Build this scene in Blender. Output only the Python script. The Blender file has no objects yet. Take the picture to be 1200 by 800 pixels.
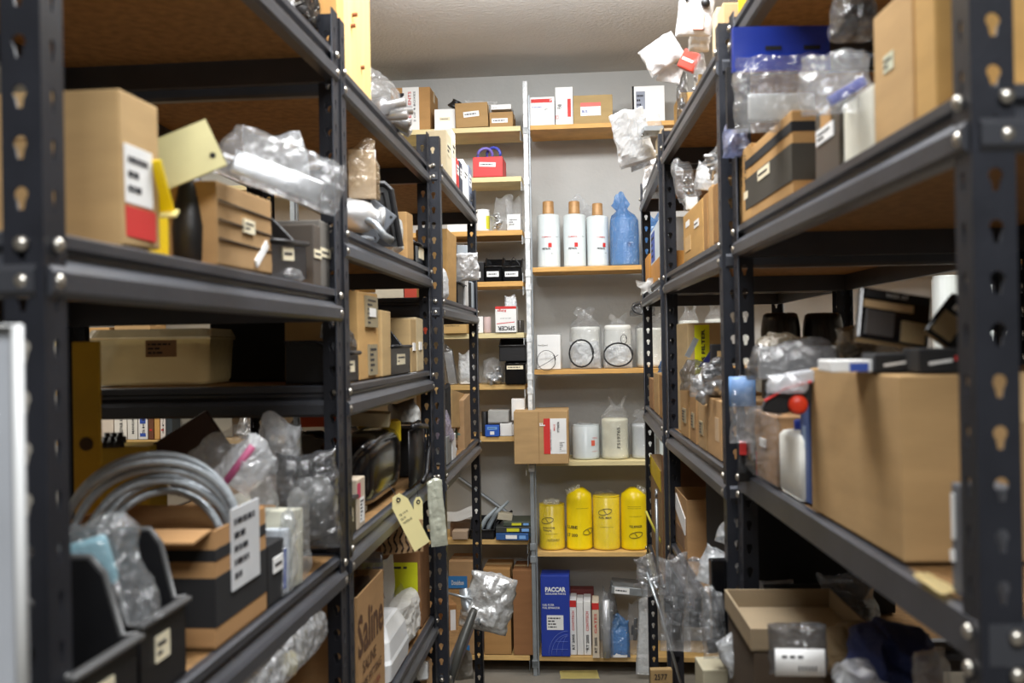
import bpy, bmesh, math, random
from mathutils import Vector, Matrix, Euler, noise
C = bpy.context.scene.collection
R = math.radians
PI = math.pi
EYE = 1.72
FPX = 1167.0
TILT = .0175          # the camera is held about one degree off level
HOR = 404.0

# ------------------------------------------------------------------ materials
def lin(c):
    c = c / 255.0
    return c / 12.92 if c <= .04045 else ((c + .055) / 1.055) ** 2.4
def rgb(c): return (lin(c[0]), lin(c[1]), lin(c[2]), 1)
MC = {}
def mat(key, col, rough=.6, metal=0, var=.12, scale=8, bump=.0, bscale=60, coat=0, stretch=None, col2=None, spec=.5):
    k = (key, tuple(col), rough, metal, var, scale, bump, col2)
    if k in MC: return MC[k]
    m = bpy.data.materials.new(key); m.use_nodes = True
    nt = m.node_tree; b = nt.nodes['Principled BSDF']
    tc = nt.nodes.new('ShaderNodeTexCoord'); mp = nt.nodes.new('ShaderNodeMapping')
    nt.links.new(tc.outputs['Object'], mp.inputs[0])
    if stretch: mp.inputs['Scale'].default_value = stretch
    n = nt.nodes.new('ShaderNodeTexNoise'); n.inputs['Scale'].default_value = scale; n.inputs['Detail'].default_value = 6
    nt.links.new(mp.outputs[0], n.inputs['Vector'])
    r = nt.nodes.new('ShaderNodeValToRGB'); nt.links.new(n.outputs['Fac'], r.inputs[0])
    c = rgb(col)
    if col2:
        c2 = rgb(col2); r.color_ramp.elements[0].color = c2; r.color_ramp.elements[1].color = c
        r.color_ramp.elements[0].position = .42; r.color_ramp.elements[1].position = .56
    else:
        r.color_ramp.elements[0].color = tuple(x * (1 - var) for x in c[:3]) + (1,)
        r.color_ramp.elements[1].color = tuple(min(1, x * (1 + var)) for x in c[:3]) + (1,)
        r.color_ramp.elements[0].position = .3; r.color_ramp.elements[1].position = .7
    nt.links.new(r.outputs[0], b.inputs['Base Color'])
    b.inputs['Roughness'].default_value = rough; b.inputs['Metallic'].default_value = metal
    b.inputs['Specular IOR Level'].default_value = spec
    if coat: b.inputs['Coat Weight'].default_value = coat
    if bump:
        n2 = nt.nodes.new('ShaderNodeTexNoise'); n2.inputs['Scale'].default_value = bscale; n2.inputs['Detail'].default_value = 4
        nt.links.new(mp.outputs[0], n2.inputs['Vector'])
        bp = nt.nodes.new('ShaderNodeBump'); bp.inputs['Strength'].default_value = bump; bp.inputs['Distance'].default_value = .01
        nt.links.new(n2.outputs['Fac'], bp.inputs['Height']); nt.links.new(bp.outputs[0], b.inputs['Normal'])
    MC[k] = m; return m
def clear(key='clear_plastic', tint=(236, 240, 244), see=.84, bump=.6, rough=.12):
    k = (key, tint, see)
    if k in MC: return MC[k]
    m = bpy.data.materials.new(key); m.use_nodes = True
    nt = m.node_tree; b = nt.nodes['Principled BSDF']; out = nt.nodes['Material Output']
    b.inputs['Base Color'].default_value = rgb(tint); b.inputs['Roughness'].default_value = rough
    b.inputs['Specular IOR Level'].default_value = .9
    tc = nt.nodes.new('ShaderNodeTexCoord')
    v = nt.nodes.new('ShaderNodeTexNoise'); v.inputs['Scale'].default_value = 22; v.inputs['Detail'].default_value = 3; v.inputs['Distortion'].default_value = 2.5
    nt.links.new(tc.outputs['Object'], v.inputs['Vector'])
    bp = nt.nodes.new('ShaderNodeBump'); bp.inputs['Strength'].default_value = bump; bp.inputs['Distance'].default_value = .02
    nt.links.new(v.outputs['Fac'], bp.inputs['Height']); nt.links.new(bp.outputs[0], b.inputs['Normal'])
    g = nt.nodes.new('ShaderNodeBsdfGlossy'); g.inputs['Roughness'].default_value = .14; nt.links.new(bp.outputs[0], g.inputs['Normal'])
    t = nt.nodes.new('ShaderNodeBsdfTransparent'); t.inputs[0].default_value = tuple(.86 + .14 * x if min(tint) > 200 else .5 + .5 * x for x in rgb(tint)[:3]) + (1,)
    m1 = nt.nodes.new('ShaderNodeMixShader'); m1.inputs[0].default_value = 1 - see
    tl = nt.nodes.new('ShaderNodeBsdfTranslucent'); tl.inputs[0].default_value = rgb(tint); m0 = nt.nodes.new('ShaderNodeMixShader'); m0.inputs[0].default_value = .45
    nt.links.new(b.outputs[0], m0.inputs[1]); nt.links.new(tl.outputs[0], m0.inputs[2])
    nt.links.new(t.outputs[0], m1.inputs[1]); nt.links.new(m0.outputs[0], m1.inputs[2])
    lw = nt.nodes.new('ShaderNodeLayerWeight'); lw.inputs['Blend'].default_value = .5; nt.links.new(bp.outputs[0], lw.inputs['Normal'])
    pw = nt.nodes.new('ShaderNodeMath'); pw.operation = 'POWER'; pw.inputs[1].default_value = 3; nt.links.new(lw.outputs['Facing'], pw.inputs[0])
    fr = nt.nodes.new('ShaderNodeMapRange'); fr.inputs['To Min'].default_value = .07 if see < .9 else .03; fr.inputs['To Max'].default_value = .65 if see < .9 else .35; nt.links.new(pw.outputs[0], fr.inputs['Value'])
    mx = nt.nodes.new('ShaderNodeMixShader'); nt.links.new(fr.outputs[0], mx.inputs[0])
    nt.links.new(m1.outputs[0], mx.inputs[1]); nt.links.new(g.outputs[0], mx.inputs[2]); nt.links.new(mx.outputs[0], out.inputs[0])
    MC[k] = m; return m
KR = (198, 160, 112)
def kraft(c=KR):
    g = sum(c) / 3; c = tuple((x * .86 + g * .14) * .95 for x in c)
    return mat('cardboard', c, .85, 0, .10, 6, .08, 90, stretch=(1, 1, 4), spec=.2)
STEEL = mat('charcoal_powder_coat', (46, 48, 55), .4, .35, .18, 14, .05, 120)
BEAM = mat('charcoal_beam_coat', (80, 82, 88), .34, .5, .12, 10, .04, 120)
RIVET = mat('bare_rivet', (205, 200, 190), .3, .9, .1, 30)
OSB = mat('particle_board', (148, 112, 68), .85, 0, .25, 45, .1, 90)
PLY = mat('plywood_edge', (214, 176, 112), .7, 0, .15, 10, .05, 60, stretch=(1, 1, 14))
PLYP = mat('pale_yellow_board', (222, 206, 156), .7, 0, .1, 10, .05, 60, stretch=(1, 1, 10))
PLYO = mat('oak_board', (208, 160, 90), .65, 0, .18, 10, .05, 60, stretch=(1, 1, 12))
BLACK = mat('black_plastic', (30, 30, 32), .38, 0, .15, 12, .06, 150)
BLACKG = mat('glossy_black_plastic', (16, 16, 18), .16, 0, .1, 12, 0)
BLACKM = mat('matte_black', (26, 26, 28), .8, 0, .2, 12)
WHITE = mat('white_paint', (236, 238, 238), .35, 0, .04, 6)
WCARD = mat('white_card', (238, 238, 236), .65, 0, .04, 6, .04, 60)
PAPER = mat('white_paper', (240, 240, 238), .8, 0, .04, 6, .15, 25)
CREAM = mat('cream_label', (236, 226, 196), .75, 0, .04, 6)
INK = mat('dark_print', (38, 38, 44), .7, 0, .05, 6)
REDP = mat('red_print', (206, 48, 44), .6, 0, .08, 6)
BLUEP = mat('blue_print', (52, 82, 168), .6, 0, .08, 6)
GALV = mat('galvanised_steel', (176, 182, 186), .38, .75, .2, 20, .05, 90)
SILVER = mat('bright_metal', (205, 206, 208), .28, .85, .2, 9, .1, 30)
TAPE = mat('packing_tape', (212, 180, 132), .25, 0, .05, 6)
CLR = clear()
CLRW = clear('milky_plastic', (236, 240, 244), .5)
WRAP = clear('thin_wrap', (240, 242, 244), .93)
CLRF = clear('clear_film', (238, 242, 246), .86)
CLRG = clear('smoky_plastic', (150, 152, 156), .74)
CLRB = clear('blue_tinted_plastic', (90, 160, 225), .5)
FOIL = mat('crinkled_foil', (226, 227, 226), .25, .5, .25, 40, .9, 45)
BUB = mat('padded_white_wrap', (226, 228, 230), .3, .25, .1, 20, .8, 60)

# ------------------------------------------------------------------ mesh collector
class MB:
    def __init__(s): s.bm = bmesh.new()
    def box(s, x0, x1, y0, y1, z0, z1, M=None, bev=0):
        b = bmesh.new()
        vs = [b.verts.new((x, y, z)) for x in (x0, x1) for y in (y0, y1) for z in (z0, z1)]
        for f in ((0, 1, 3, 2), (4, 6, 7, 5), (0, 4, 5, 1), (2, 3, 7, 6), (0, 2, 6, 4), (1, 5, 7, 3)): b.faces.new([vs[i] for i in f])
        bmesh.ops.recalc_face_normals(b, faces=b.faces)
        if bev: bmesh.ops.bevel(b, geom=b.edges[:], offset=bev, segments=2, affect='EDGES', profile=.6)
        return s.add(b, M)
    def add(s, b, M=None):
        if M is not None: b.transform(M)
        me = bpy.data.meshes.new('t'); b.to_mesh(me); b.free(); s.bm.from_mesh(me); bpy.data.meshes.remove(me); return s
    def lathe(s, prof, seg=28, M=None, cap=True):
        b = bmesh.new(); rings = []
        for r, z in prof:
            rings.append([b.verts.new((max(r, .0004) * math.cos(2 * PI * i / seg), max(r, .0004) * math.sin(2 * PI * i / seg), z)) for i in range(seg)])
        for a, c in zip(rings, rings[1:]):
            for i in range(seg): b.faces.new((a[i], a[(i + 1) % seg], c[(i + 1) % seg], c[i]))
        if cap: b.faces.new(list(reversed(rings[0]))); b.faces.new(rings[-1])
        bmesh.ops.recalc_face_normals(b, faces=b.faces)
        return s.add(b, M)
    def tube(s, pts, r, seg=10, closed=False):
        b = bmesh.new(); P = [Vector(p) for p in pts]; n = len(P); rings = []; up = Vector((0, 0, 1))
        for i, p in enumerate(P):
            if closed: d = P[(i + 1) % n] - P[i - 1]
            else: d = P[min(i + 1, n - 1)] - P[max(i - 1, 0)]
            d.normalize()
            a = d.cross(up)
            if a.length < .05: a = d.cross(Vector((1, 0, 0)))
            a.normalize(); c = d.cross(a)
            rr = r[i] if isinstance(r, (list, tuple)) else r
            rings.append([b.verts.new(p + rr * (math.cos(2 * PI * k / seg) * a + math.sin(2 * PI * k / seg) * c)) for k in range(seg)])
        m = n if closed else n - 1
        for i in range(m):
            A, B = rings[i], rings[(i + 1) % n]
            for k in range(seg): b.faces.new((A[k], A[(k + 1) % seg], B[(k + 1) % seg], B[k]))
        if not closed: b.faces.new(rings[0]); b.faces.new(rings[-1])
        bmesh.ops.recalc_face_normals(b, faces=b.faces)
        return s.add(b)
    def prism(s, poly, t, M=None, bev=0):
        """polygon in x,z extruded along y from 0 to t"""
        b = bmesh.new()
        A = [b.verts.new((x, 0, z)) for x, z in poly]; B = [b.verts.new((x, t, z)) for x, z in poly]
        b.faces.new(A); b.faces.new(list(reversed(B))); n = len(poly)
        for i in range(n): b.faces.new((A[i], B[i], B[(i + 1) % n], A[(i + 1) % n]))
        bmesh.ops.recalc_face_normals(b, faces=b.faces)
        if bev: bmesh.ops.bevel(b, geom=b.edges[:], offset=bev, segments=2, affect='EDGES')
        return s.add(b, M)
    def mesh(s, name, m, smooth=False):
        me = bpy.data.meshes.new(name); s.bm.to_mesh(me); s.bm.free(); me.materials.append(m)
        if smooth:
            for p in me.polygons: p.use_smooth = True
        return me
def wob(mb, amp, sc=9, seed=0, cut=0):
    if cut: bmesh.ops.subdivide_edges(mb.bm, edges=mb.bm.edges[:], cuts=cut, use_grid_fill=True)
    for v in mb.bm.verts:
        v.co += amp * noise.noise_vector(v.co * sc + Vector((seed * 3.7, seed, 0)))
    return mb

# ------------------------------------------------------------------ objects
def thing(name, label, cat, M, me, group=None):
    o = bpy.data.objects.new(name, me); C.objects.link(o); o.matrix_world = M
    o['label'] = label; o['category'] = cat
    if group: o['group'] = group
    return o
def part(root, name, me, M=None, label=None):
    o = bpy.data.objects.new(name, me); C.objects.link(o); o.parent = root
    if M is not None: o.matrix_basis = M
    if label: o['label'] = label
    return o
TC = {}
def text_mesh(s, m, w, h, bold=0):
    """lettering filling w x h, lower left at the origin, in the x,z plane facing -y"""
    k = (s, m.name, round(w, 4), round(h, 4), bold)
    if k in TC: return TC[k]
    cu = bpy.data.curves.new('lettering', 'FONT'); cu.body = s; cu.size = 1; cu.offset = bold; cu.resolution_u = 2
    ob = bpy.data.objects.new('tmp', cu); C.objects.link(ob)
    dg = bpy.context.evaluated_depsgraph_get(); dg.update()
    me = bpy.data.meshes.new_from_object(ob.evaluated_get(dg)); bpy.data.objects.remove(ob)
    xs = [v.co.x for v in me.vertices]; ys = [v.co.y for v in me.vertices]
    x0, x1, y0, y1 = min(xs), max(xs), min(ys), max(ys)
    for v in me.vertices: v.co = Vector(((v.co.x - x0) / (x1 - x0) * w, 0, (v.co.y - y0) / (y1 - y0) * h))
    me.materials.clear(); me.materials.append(m); me.name = 'lettering'
    TC[k] = me; return me
def face(w, d, h, f):
    """matrix taking (u, 0, v) on a face with outward -y to the box's local space"""
    if f == 'F': return Matrix.Translation((-w / 2, 0, 0))
    if f == 'L': return Matrix.Translation((-w / 2, d, 0)) @ Matrix.Rotation(-PI / 2, 4, 'Z')
    if f == 'R': return Matrix.Translation((w / 2, 0, 0)) @ Matrix.Rotation(PI / 2, 4, 'Z')
    if f == 'T': return Matrix.Translation((-w / 2, 0, h)) @ Matrix.Rotation(-PI / 2, 4, 'X')
def flen(w, d, f): return d if f in 'LR' else w
def letter(root, dims, f, s, u, v, w, h, m=INK, rot=0, bold=.01, out=.0012, name='lettering', parent=None):
    """u,v,w,h are shares of the face; rot in degrees about the face normal"""
    W, D, H = dims; fl = flen(W, D, f); fh = D if f == 'T' else H
    me = text_mesh(s, m, w * fl if rot in (0, 180) else w * fh, h * fh if rot in (0, 180) else h * fl, bold)
    M = face(W, D, H, f) @ Matrix.Translation((u * fl, -out, v * fh)) @ Matrix.Rotation(R(-rot), 4, 'Y')
    return part(parent or root, name, me, M)
def patch(root, dims, f, u, v, w, h, m, name='label', out=.0006, rot=0, lines=0, seed=1, label=None):
    W, D, H = dims; fl = flen(W, D, f); fh = D if f == 'T' else H
    a, b = w * fl, h * fh
    me = MB().box(-a / 2, a / 2, -out, .0002, -b / 2, b / 2).mesh(name, m)
    M = face(W, D, H, f) @ Matrix.Translation((u * fl + a / 2, 0, v * fh + b / 2)) @ Matrix.Rotation(R(-rot), 4, 'Y')
    o = part(root, name, me, M, label)
    if lines:
        rn = random.Random(seed); q = MB()
        for i in range(lines):
            z = b / 2 - b * (i + 1) / (lines + 1); t = b / (lines + 1) * .22
            x = -a * .42
            while x < a * .38:
                L = a * rn.uniform(.05, .2); L = min(L, a * .42 - x)
                q.box(x, x + L, -out - .0006, -out, z - t, z + t); x += L + a * .04
                if rn.random() < .25: break
        part(o, 'print', q.mesh('print', INK))
    return o

class Frame:
    def __init__(s, p0, p1, side):
        s.o = Vector((p0[0], p0[1])); e = Vector((p1[0], p1[1])) - s.o; s.L = e.length; s.a = e.normalized(); s.side = side
        s.n = Vector((s.a.y, -s.a.x)) if side == 'R' else Vector((-s.a.y, s.a.x))
        if side == 'W': s.n = Vector((-s.a.y, s.a.x))
    def p(s, t, i, z=0):
        q = s.o + s.a * t + s.n * i; return Vector((q.x, q.y, z))
    def solve(s, px, py, i):
        k = (px - TILT * (py - 400) - 600) / FPX
        q = s.o + s.n * i
        return (k * q.y - q.x) / (s.a.x - k * s.a.y)
    def M(s, t, i, z):
        ax = -s.a if s.side == 'R' else s.a
        m = Matrix(((ax.x, s.n.x, 0, 0), (ax.y, s.n.y, 0, 0), (0, 0, 1, 0), (0, 0, 0, 1)))
        return Matrix.Translation(s.p(t, i, z)) @ m
def zat(px, py, Y): return EYE + (HOR - (py + TILT * (px - 600))) / FPX * Y
def yat(px, z, Y): return HOR - (z - EYE) * FPX / Y - TILT * (px - 600)
def slot(F, xa, xb, yt, z=None, yb=None, i=.03):
    """place something whose aisle face runs from pixel xa (near) to xb (far), top yt at xa"""
    ym = yt
    for _ in range(3):
        ta = F.solve(xa, ym, i); tb = F.solve(xb, ym, i)
        Ya = F.p(ta, i).y
        if z is not None: ybb = yat(xa, z, Ya)
        else: ybb = yb
        ym = (yt + ybb) / 2
    zz = z + .0025 if z is not None else zat(xa, yb, Ya)
    h = zat(xa, yt, Ya) - zz
    if F.side != 'W':
        lo, hi = min(ta, tb), max(ta, tb); w0 = min(hi - lo, F.L - .02)
        if hi > F.L - .009: hi = F.L - .009; lo = min(lo, hi - min(w0, .12))
        if lo < .009: lo = .009; hi = max(hi, lo + min(w0, .12))
        ta, tb = (lo, hi)
        if 0 <= i < .012: i = .012
    return F.M((ta + tb) / 2, i, zz), abs(tb - ta), h
def free(xl, xr, yt, yb, Y, rz=0):
    """place something facing the aisle end: pixel extents at distance Y"""
    ym = (yt + yb) / 2
    X = lambda px: (px - TILT * (ym - 400) - 600) / FPX * Y
    z = zat((xl + xr) / 2, yb, Y)
    return Matrix.Translation(((X(xl) + X(xr)) / 2, Y, z)) @ Matrix.Rotation(rz, 4, 'Z'), X(xr) - X(xl), zat((xl + xr) / 2, yt, Y) - z
def tiltM(M, rx=0, ry=0, rz=0): return M @ Euler((R(rx), R(ry), R(rz))).to_matrix().to_4x4()

# ------------------------------------------------------------------ builders
SEED = [0]
def sd(): SEED[0] += 1; return SEED[0]
def carton(label, pl, d, col=KR, name='cardboard_box', cat='box', tape=True, m=None, group=None, rot=(0, 0, 0), soft=.0015, seam=True):
    M, w, h = pl; M = tiltM(M, *rot)
    mm = m or kraft(col)
    q = MB().box(-w / 2, w / 2, 0, d, 0, h, bev=min(.003, w / 8, h / 8)); wob(q, soft, 8, sd())
    o = thing(name, label, cat, M, q.mesh(name, mm), group)
    if tape:
        t = min(.05, w * .3, d * .4); q = MB()
        q.box(-w / 2 + .002, w / 2 - .002, d / 2 - t / 2, d / 2 + t / 2, h - .0005, h + .0012)
        hh = min(.06, h * .3)
        q.box(-w / 2 - .0015, -w / 2 + .0005, d / 2 - t / 2, d / 2 + t / 2, h - hh, h + .001)
        q.box(w / 2 - .0005, w / 2 + .0015, d / 2 - t / 2, d / 2 + t / 2, h - hh, h + .001)
        part(o, 'tape', q.mesh('tape', TAPE))
    return o, (w, d, h)
def open_carton(label, pl, d, col=KR, flaps=(60, 60, 60, 60), name='open_box', cat='box', fl=.35, group=None, rot=(0, 0, 0)):
    M, w, h = pl; M = tiltM(M, *rot); t = .004; q = MB(); k = kraft(col)
    q.box(-w / 2, w / 2, 0, d, 0, t); q.box(-w / 2, w / 2, 0, t, 0, h); q.box(-w / 2, w / 2, d - t, d, 0, h)
    q.box(-w / 2, -w / 2 + t, t, d - t, 0, h); q.box(w / 2 - t, w / 2, t, d - t, 0, h)
    o = thing(name, label, cat, M, q.mesh(name, k), group)
    L = min(w, d) * fl
    for j, a in enumerate(flaps):
        if a is None: continue
        ww, off, rz = ((w, (0, 0), 0), (d, (w / 2, d / 2), 90), (w, (0, d), 180), (d, (-w / 2, d / 2), 270))[j]
        me = MB().box(-ww / 2 + .004, ww / 2 - .004, 0, .003, 0, L).mesh('flap', k)
        part(o, 'flap', me, Matrix.Translation((off[0], off[1], h)) @ Matrix.Rotation(R(rz), 4, 'Z') @ Matrix.Rotation(R(a), 4, 'X'))
    return o, (w, d, h)
def pouch_mesh(w, h, t, m, seed, crum=.012, pinch=1, bend=0, nu=22, nv=26, mouth=0, name='bag_film', flat=True):
    b = bmesh.new()
    def pt(u, v, s):
        pu = max(0, 1 - abs(2 * u - 1) ** 3); pv = min(1, v * 5) ** .5 * (max(0, 1 - v ** 3) ** (.6 * pinch) if pinch else 1)
        y = s * t / 2 * pu ** .5 * pv
        ww = w * (1 - .2 * pinch * v ** 2)
        sk = math.sin(seed * 2.7)
        p = Vector(((u - .5) * ww + .1 * w * sk * v * v * pinch, y, v * h * (1 - .16 * pinch * v * (.5 + .5 * math.cos(PI * (u + .4 * sk) * 1.6)))))
        n1 = noise.noise_vector(Vector((p.x * 9 / max(w, .05) * .4, s * 2 + seed * 5.1, p.z * 9 / max(h, .05) * .4)))
        n2 = noise.noise_vector(Vector((p.x * 60, seed * 2.3 + s, p.z * 60)))
        e = min(1, v * 8)
        q = Vector((p.x * 26, s * 3 + seed * 1.7, p.z * 22)); rdg = abs(noise.noise(q)) + .5 * abs(noise.noise(q * 2.3))
        p += (n1 * crum * .6 + n2 * crum * .25) * Vector((.8, 1, .6)) * (0.3 + .7 * e)
        p.y += s * crum * .9 * (.35 - rdg) * e
        p.y -= bend * v * v
        if p.z < 0: p.z = 0
        return p
    G = {}
    for s in (-1, 1):
        for i in range(nu + 1):
            for j in range(nv + 1):
                if s == 1 and (i in (0, nu) or j == 0 or (j == nv)): G[s, i, j] = G[-1, i, j]
                else: G[s, i, j] = b.verts.new(pt(i / nu, j / nv, s))
    for s in (-1, 1):
        for i in range(nu):
            for j in range(nv):
                f = [G[s, i, j], G[s, i + 1, j], G[s, i + 1, j + 1], G[s, i, j + 1]]
                if s == 1: f.reverse()
                try: b.faces.new(f)
                except ValueError: pass
    me = bpy.data.meshes.new(name); b.to_mesh(me); b.free(); me.materials.append(m)
    if not flat:
        for p in me.polygons: p.use_smooth = True
    return me
def film_lathe(r, h, seed, m=None, top=.2, rr=1.05, crum=.004, tuft=1):
    """film wrapped round a can and gathered into a loose tuft"""
    b = bmesh.new(); n = 30; rings = []; hb = h * (1 - top); rn = random.Random(seed)
    prof = [(rr * .93, 0), (rr, .006), (rr * 1.01, hb * .25), (rr, hb * .5), (rr * 1.015, hb * .75), (rr * .99, hb * .97), (rr * .8, hb + h * top * .2), (rr * .5, hb + h * top * .45), (rr * .34, hb + h * top * .62), (rr * .42, hb + h * top * .8), (rr * .6, h)]
    ph = rn.uniform(0, 6)
    for j, (q, z) in enumerate(prof):
        t = j / (len(prof) - 1); flat = max(0, (z - hb) / (h * top + 1e-6)) * tuft
        R_ = []
        for k in range(n):
            a = 2 * PI * k / n; nz = noise.noise_vector(Vector((math.cos(a) * 3.2, math.sin(a) * 3.2, z * 38 + seed)))
            rad = r * q * (1 + .10 * flat * math.sin(7 * a + ph) + .06 * flat * math.sin(11 * a)) + abs(nz.x) * crum * (1 + flat)
            R_.append(b.verts.new((rad * math.cos(a) + flat * r * .25 * math.sin(ph), rad * math.sin(a) * (1 - .55 * flat), z + (nz.z * crum * 2 + flat * h * top * .35 * math.sin(a * 2 + ph) if j > 6 else 0))))
        rings.append(R_)
    for A, B in zip(rings, rings[1:]):
        for k in range(n): b.faces.new((A[k], A[(k + 1) % n], B[(k + 1) % n], B[k]))
    me = bpy.data.meshes.new('bag_film'); b.to_mesh(me); b.free(); me.materials.append(m or WRAP)
    return me
def canbag(label, pl, body=.72, m=None, film=None, wide=1.0, top=.22, coil=None):
    """a can or canister sealed in a clear bag"""
    M, w, h = pl; r = w / 2 * .86; M = M @ Matrix.Translation((0, w / 2, 0))
    H = h * body
    o = thing('bagged_filter', label, 'bagged filter', M, MB().lathe([(r * .9, .001), (r, .008), (r, .02), (r * .985, .024), (r * .985, H - .02), (r, H - .016), (r, H - .006), (r * .9, H)], 30).mesh('bagged_filter', m or mat('cream_can', (236, 236, 226), .4), True))
    part(o, 'bag_film', film_lathe(r, h, sd(), film or CLRF, top, 1.1))
    return o, (w, w, h)
def bag(label, pl, t=.06, m=None, rot=(0, 0, 0), inner=None, crum=.012, pinch=1, bend=0, name='plastic_bag', cat='bag', group=None, up=.0, flat=False):
    M, w, h = pl; M = tiltM(M, *rot); M = M @ Matrix.Translation((0, t / 2, 0))
    o = thing(name, label, cat, M, pouch_mesh(w, h, t, m or CLR, sd(), crum, pinch, bend, name=name, flat=not flat), group)
    rn = random.Random(SEED[0])
    if inner == 'box':
        part(o, 'contents', wob(MB().box(-w * .36, w * .36, -t * .3, t * .3, .003, h * .66, bev=.003), .001, 8, 1).mesh('contents', WCARD))
    elif inner == 'card':
        part(o, 'card', MB().box(-w * .38, w * .38, -t * .1, t * .1, .003, h * .8).mesh('card', PAPER))
    elif inner == 'dark':
        q = MB()
        for _ in range(4):
            x, z = rn.uniform(-.25, .25) * w, rn.uniform(.1, .5) * h
            q.box(x - w * .14, x + w * .14, -t * .25, t * .25, z, z + h * .16, bev=.004)
        part(o, 'contents', q.mesh('contents', BLACK))
    elif inner == 'metal':
        q = MB()
        for _ in range(6):
            x, z = rn.uniform(-.3, .3) * w, rn.uniform(.06, .45) * h
            q.lathe([(t * .12, 0), (t * .2, .004), (t * .2, t * .3), (t * .1, t * .34), (t * .1, t * .7)], 10, Matrix.Translation((x, 0, z)) @ Euler((rn.uniform(0, 3), rn.uniform(0, 3), 0)).to_matrix().to_4x4())
        part(o, 'contents', q.mesh('contents', SILVER, True))
    elif inner == 'can':
        r = min(w * .4, t * .46)
        part(o, 'contents', MB().lathe([(r * .9, .002), (r, .008), (r, h * .66), (r * .92, h * .7), (r * .4, h * .72)], 28).mesh('contents', mat('cream_can', (232, 230, 214), .45), True))
    elif inner:
        q, mm = inner; part(o, 'contents', q.mesh('contents', mm, True))
    return o, (w, t, h)
def bin_(label, pl, d, m=None, lipf=.5, name='storage_bin', cat='bin', lab=None, group=None, rot=(0, 0, 0)):
    M, w, h = pl; M = tiltM(M, *rot); t = .004; q = MB(); m = m or BLACK
    prof = [(0, 0), (-.015 * 0, h * lipf), (d * .12, h * lipf), (d * .38, h * .93), (d * .45, h), (d, h), (d, 0)]
    rot90 = Matrix.Rotation(PI / 2, 4, 'Z')
    for x in (-w / 2 + t, w / 2):
        q.prism(prof, t, Matrix.Translation((x, 0, 0)) @ rot90)
    q.box(-w / 2, w / 2, 0, d, 0, t); q.box(-w / 2, w / 2, d - t, d, 0, h, bev=.0015); q.box(-w / 2, w / 2, 0, t, 0, h * lipf)
    o = thing(name, label, cat, M, q.mesh(name, m), group)
    r = MB()
    r.tube([(-w / 2, -.004, h * lipf), (w / 2, -.004, h * lipf)], .005, 8)
    for x in (-w / 2, w / 2): r.tube([(x, -.002, h * lipf), (x, d * .12, h * lipf), (x, d * .38, h * .93), (x, d * .47, h), (x, d - .01, h)], .004, 8)
    r.tube([(-w / 2, d, h), (w / 2, d, h)], .004, 8)
    part(o, 'rim', r.mesh('rim', m, True))
    if lab:
        patch(o, (w, d, h), 'F', .3, lipf * .35, .4, lipf * .38, CREAM, 'label', .0015, lines=2, seed=sd())
    return o, (w, d, h)
def can(label, pl, m, name='filter', cat='filter', cap=None, capm=None, shoulder=.06, neck=.5, caph=.14, group=None, seg=36, base=True):
    M, w, h = pl; r = w / 2; M = M @ Matrix.Translation((0, r, 0))
    H = h - caph * h if cap else h
    pr = [(r * .9, 0), (r * .97, .002), (r, .008), (r, .014), (r * .985, .017), (r * .985, H * (1 - shoulder)), (r * .93, H * (1 - shoulder * .5)), (r * (neck + .15), H * (1 - shoulder * .1)), (r * neck, H)]
    o = thing(name, label, cat, M, MB().lathe(pr, seg).mesh(name, m, True), group)
    if cap:
        c = r * cap
        part(o, 'cap', MB().lathe([(c * 1.04, H - .002), (c, H + .004), (c * .95, h - .004), (c * .86, h), (c * .1, h)], 24).mesh('cap', capm or OSB, True))
    return o, (w, w, h)
def wraptext(o, r, s, z, h, ang, span, m, bold=.01):
    """lettering bent round a can, centred at angle ang (0 faces -y)"""
    me = text_mesh(s, m, span, h, bold).copy()
    for v in me.vertices:
        a = ang + (v.co.x - span / 2) / r
        v.co = Vector((math.sin(a) * (r + .0012), -math.cos(a) * (r + .0012), v.co.z + z))
    return part(o, 'lettering', me)
def wrappatch(o, r, z0, z1, a0, a1, m, name='label'):
    b = bmesh.new(); n = 10; A = []
    for k in range(n + 1):
        a = a0 + (a1 - a0) * k / n
        A.append([b.verts.new((math.sin(a) * (r + .0008), -math.cos(a) * (r + .0008), z)) for z in (z0, z1)])
    for p, q in zip(A, A[1:]): b.faces.new((p[0], q[0], q[1], p[1]))
    me = bpy.data.meshes.new(name); b.to_mesh(me); b.free(); me.materials.append(m)
    return part(o, name, me)
def sheetmesh(w, h, m, seed, crum=.01, t=.0012, curl=0, name='sheet', nu=12, nv=12):
    b = bmesh.new(); G = []
    for i in range(nu + 1):
        G.append([])
        for j in range(nv + 1):
            u, v = i / nu, j / nv
            p = Vector(((u - .5) * w, 0, v * h)); n1 = noise.noise_vector(Vector((u * 2.2, seed * 3.3, v * 2.2)))
            p += n1 * crum; p.y += curl * (v - .5) ** 2 * 4
            G[-1].append(b.verts.new(p))
    for i in range(nu):
        for j in range(nv): b.faces.new((G[i][j], G[i + 1][j], G[i + 1][j + 1], G[i][j + 1]))
    r = bmesh.ops.solidify(b, geom=b.faces[:], thickness=t)
    me = bpy.data.meshes.new(name); b.to_mesh(me); b.free(); me.materials.append(m)
    for p in me.polygons: p.use_smooth = True
    return me
def sheet(label, pl, m=None, rot=(0, 0, 0), crum=.008, curl=0, t=.0015, name='paper_sheet', cat='paper', group=None):
    M, w, h = pl; M = tiltM(M, *rot)
    return thing(name, label, cat, M, sheetmesh(w, h, m or PAPER, sd(), crum, t, curl, name), group), (w, .002, h)

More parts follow.
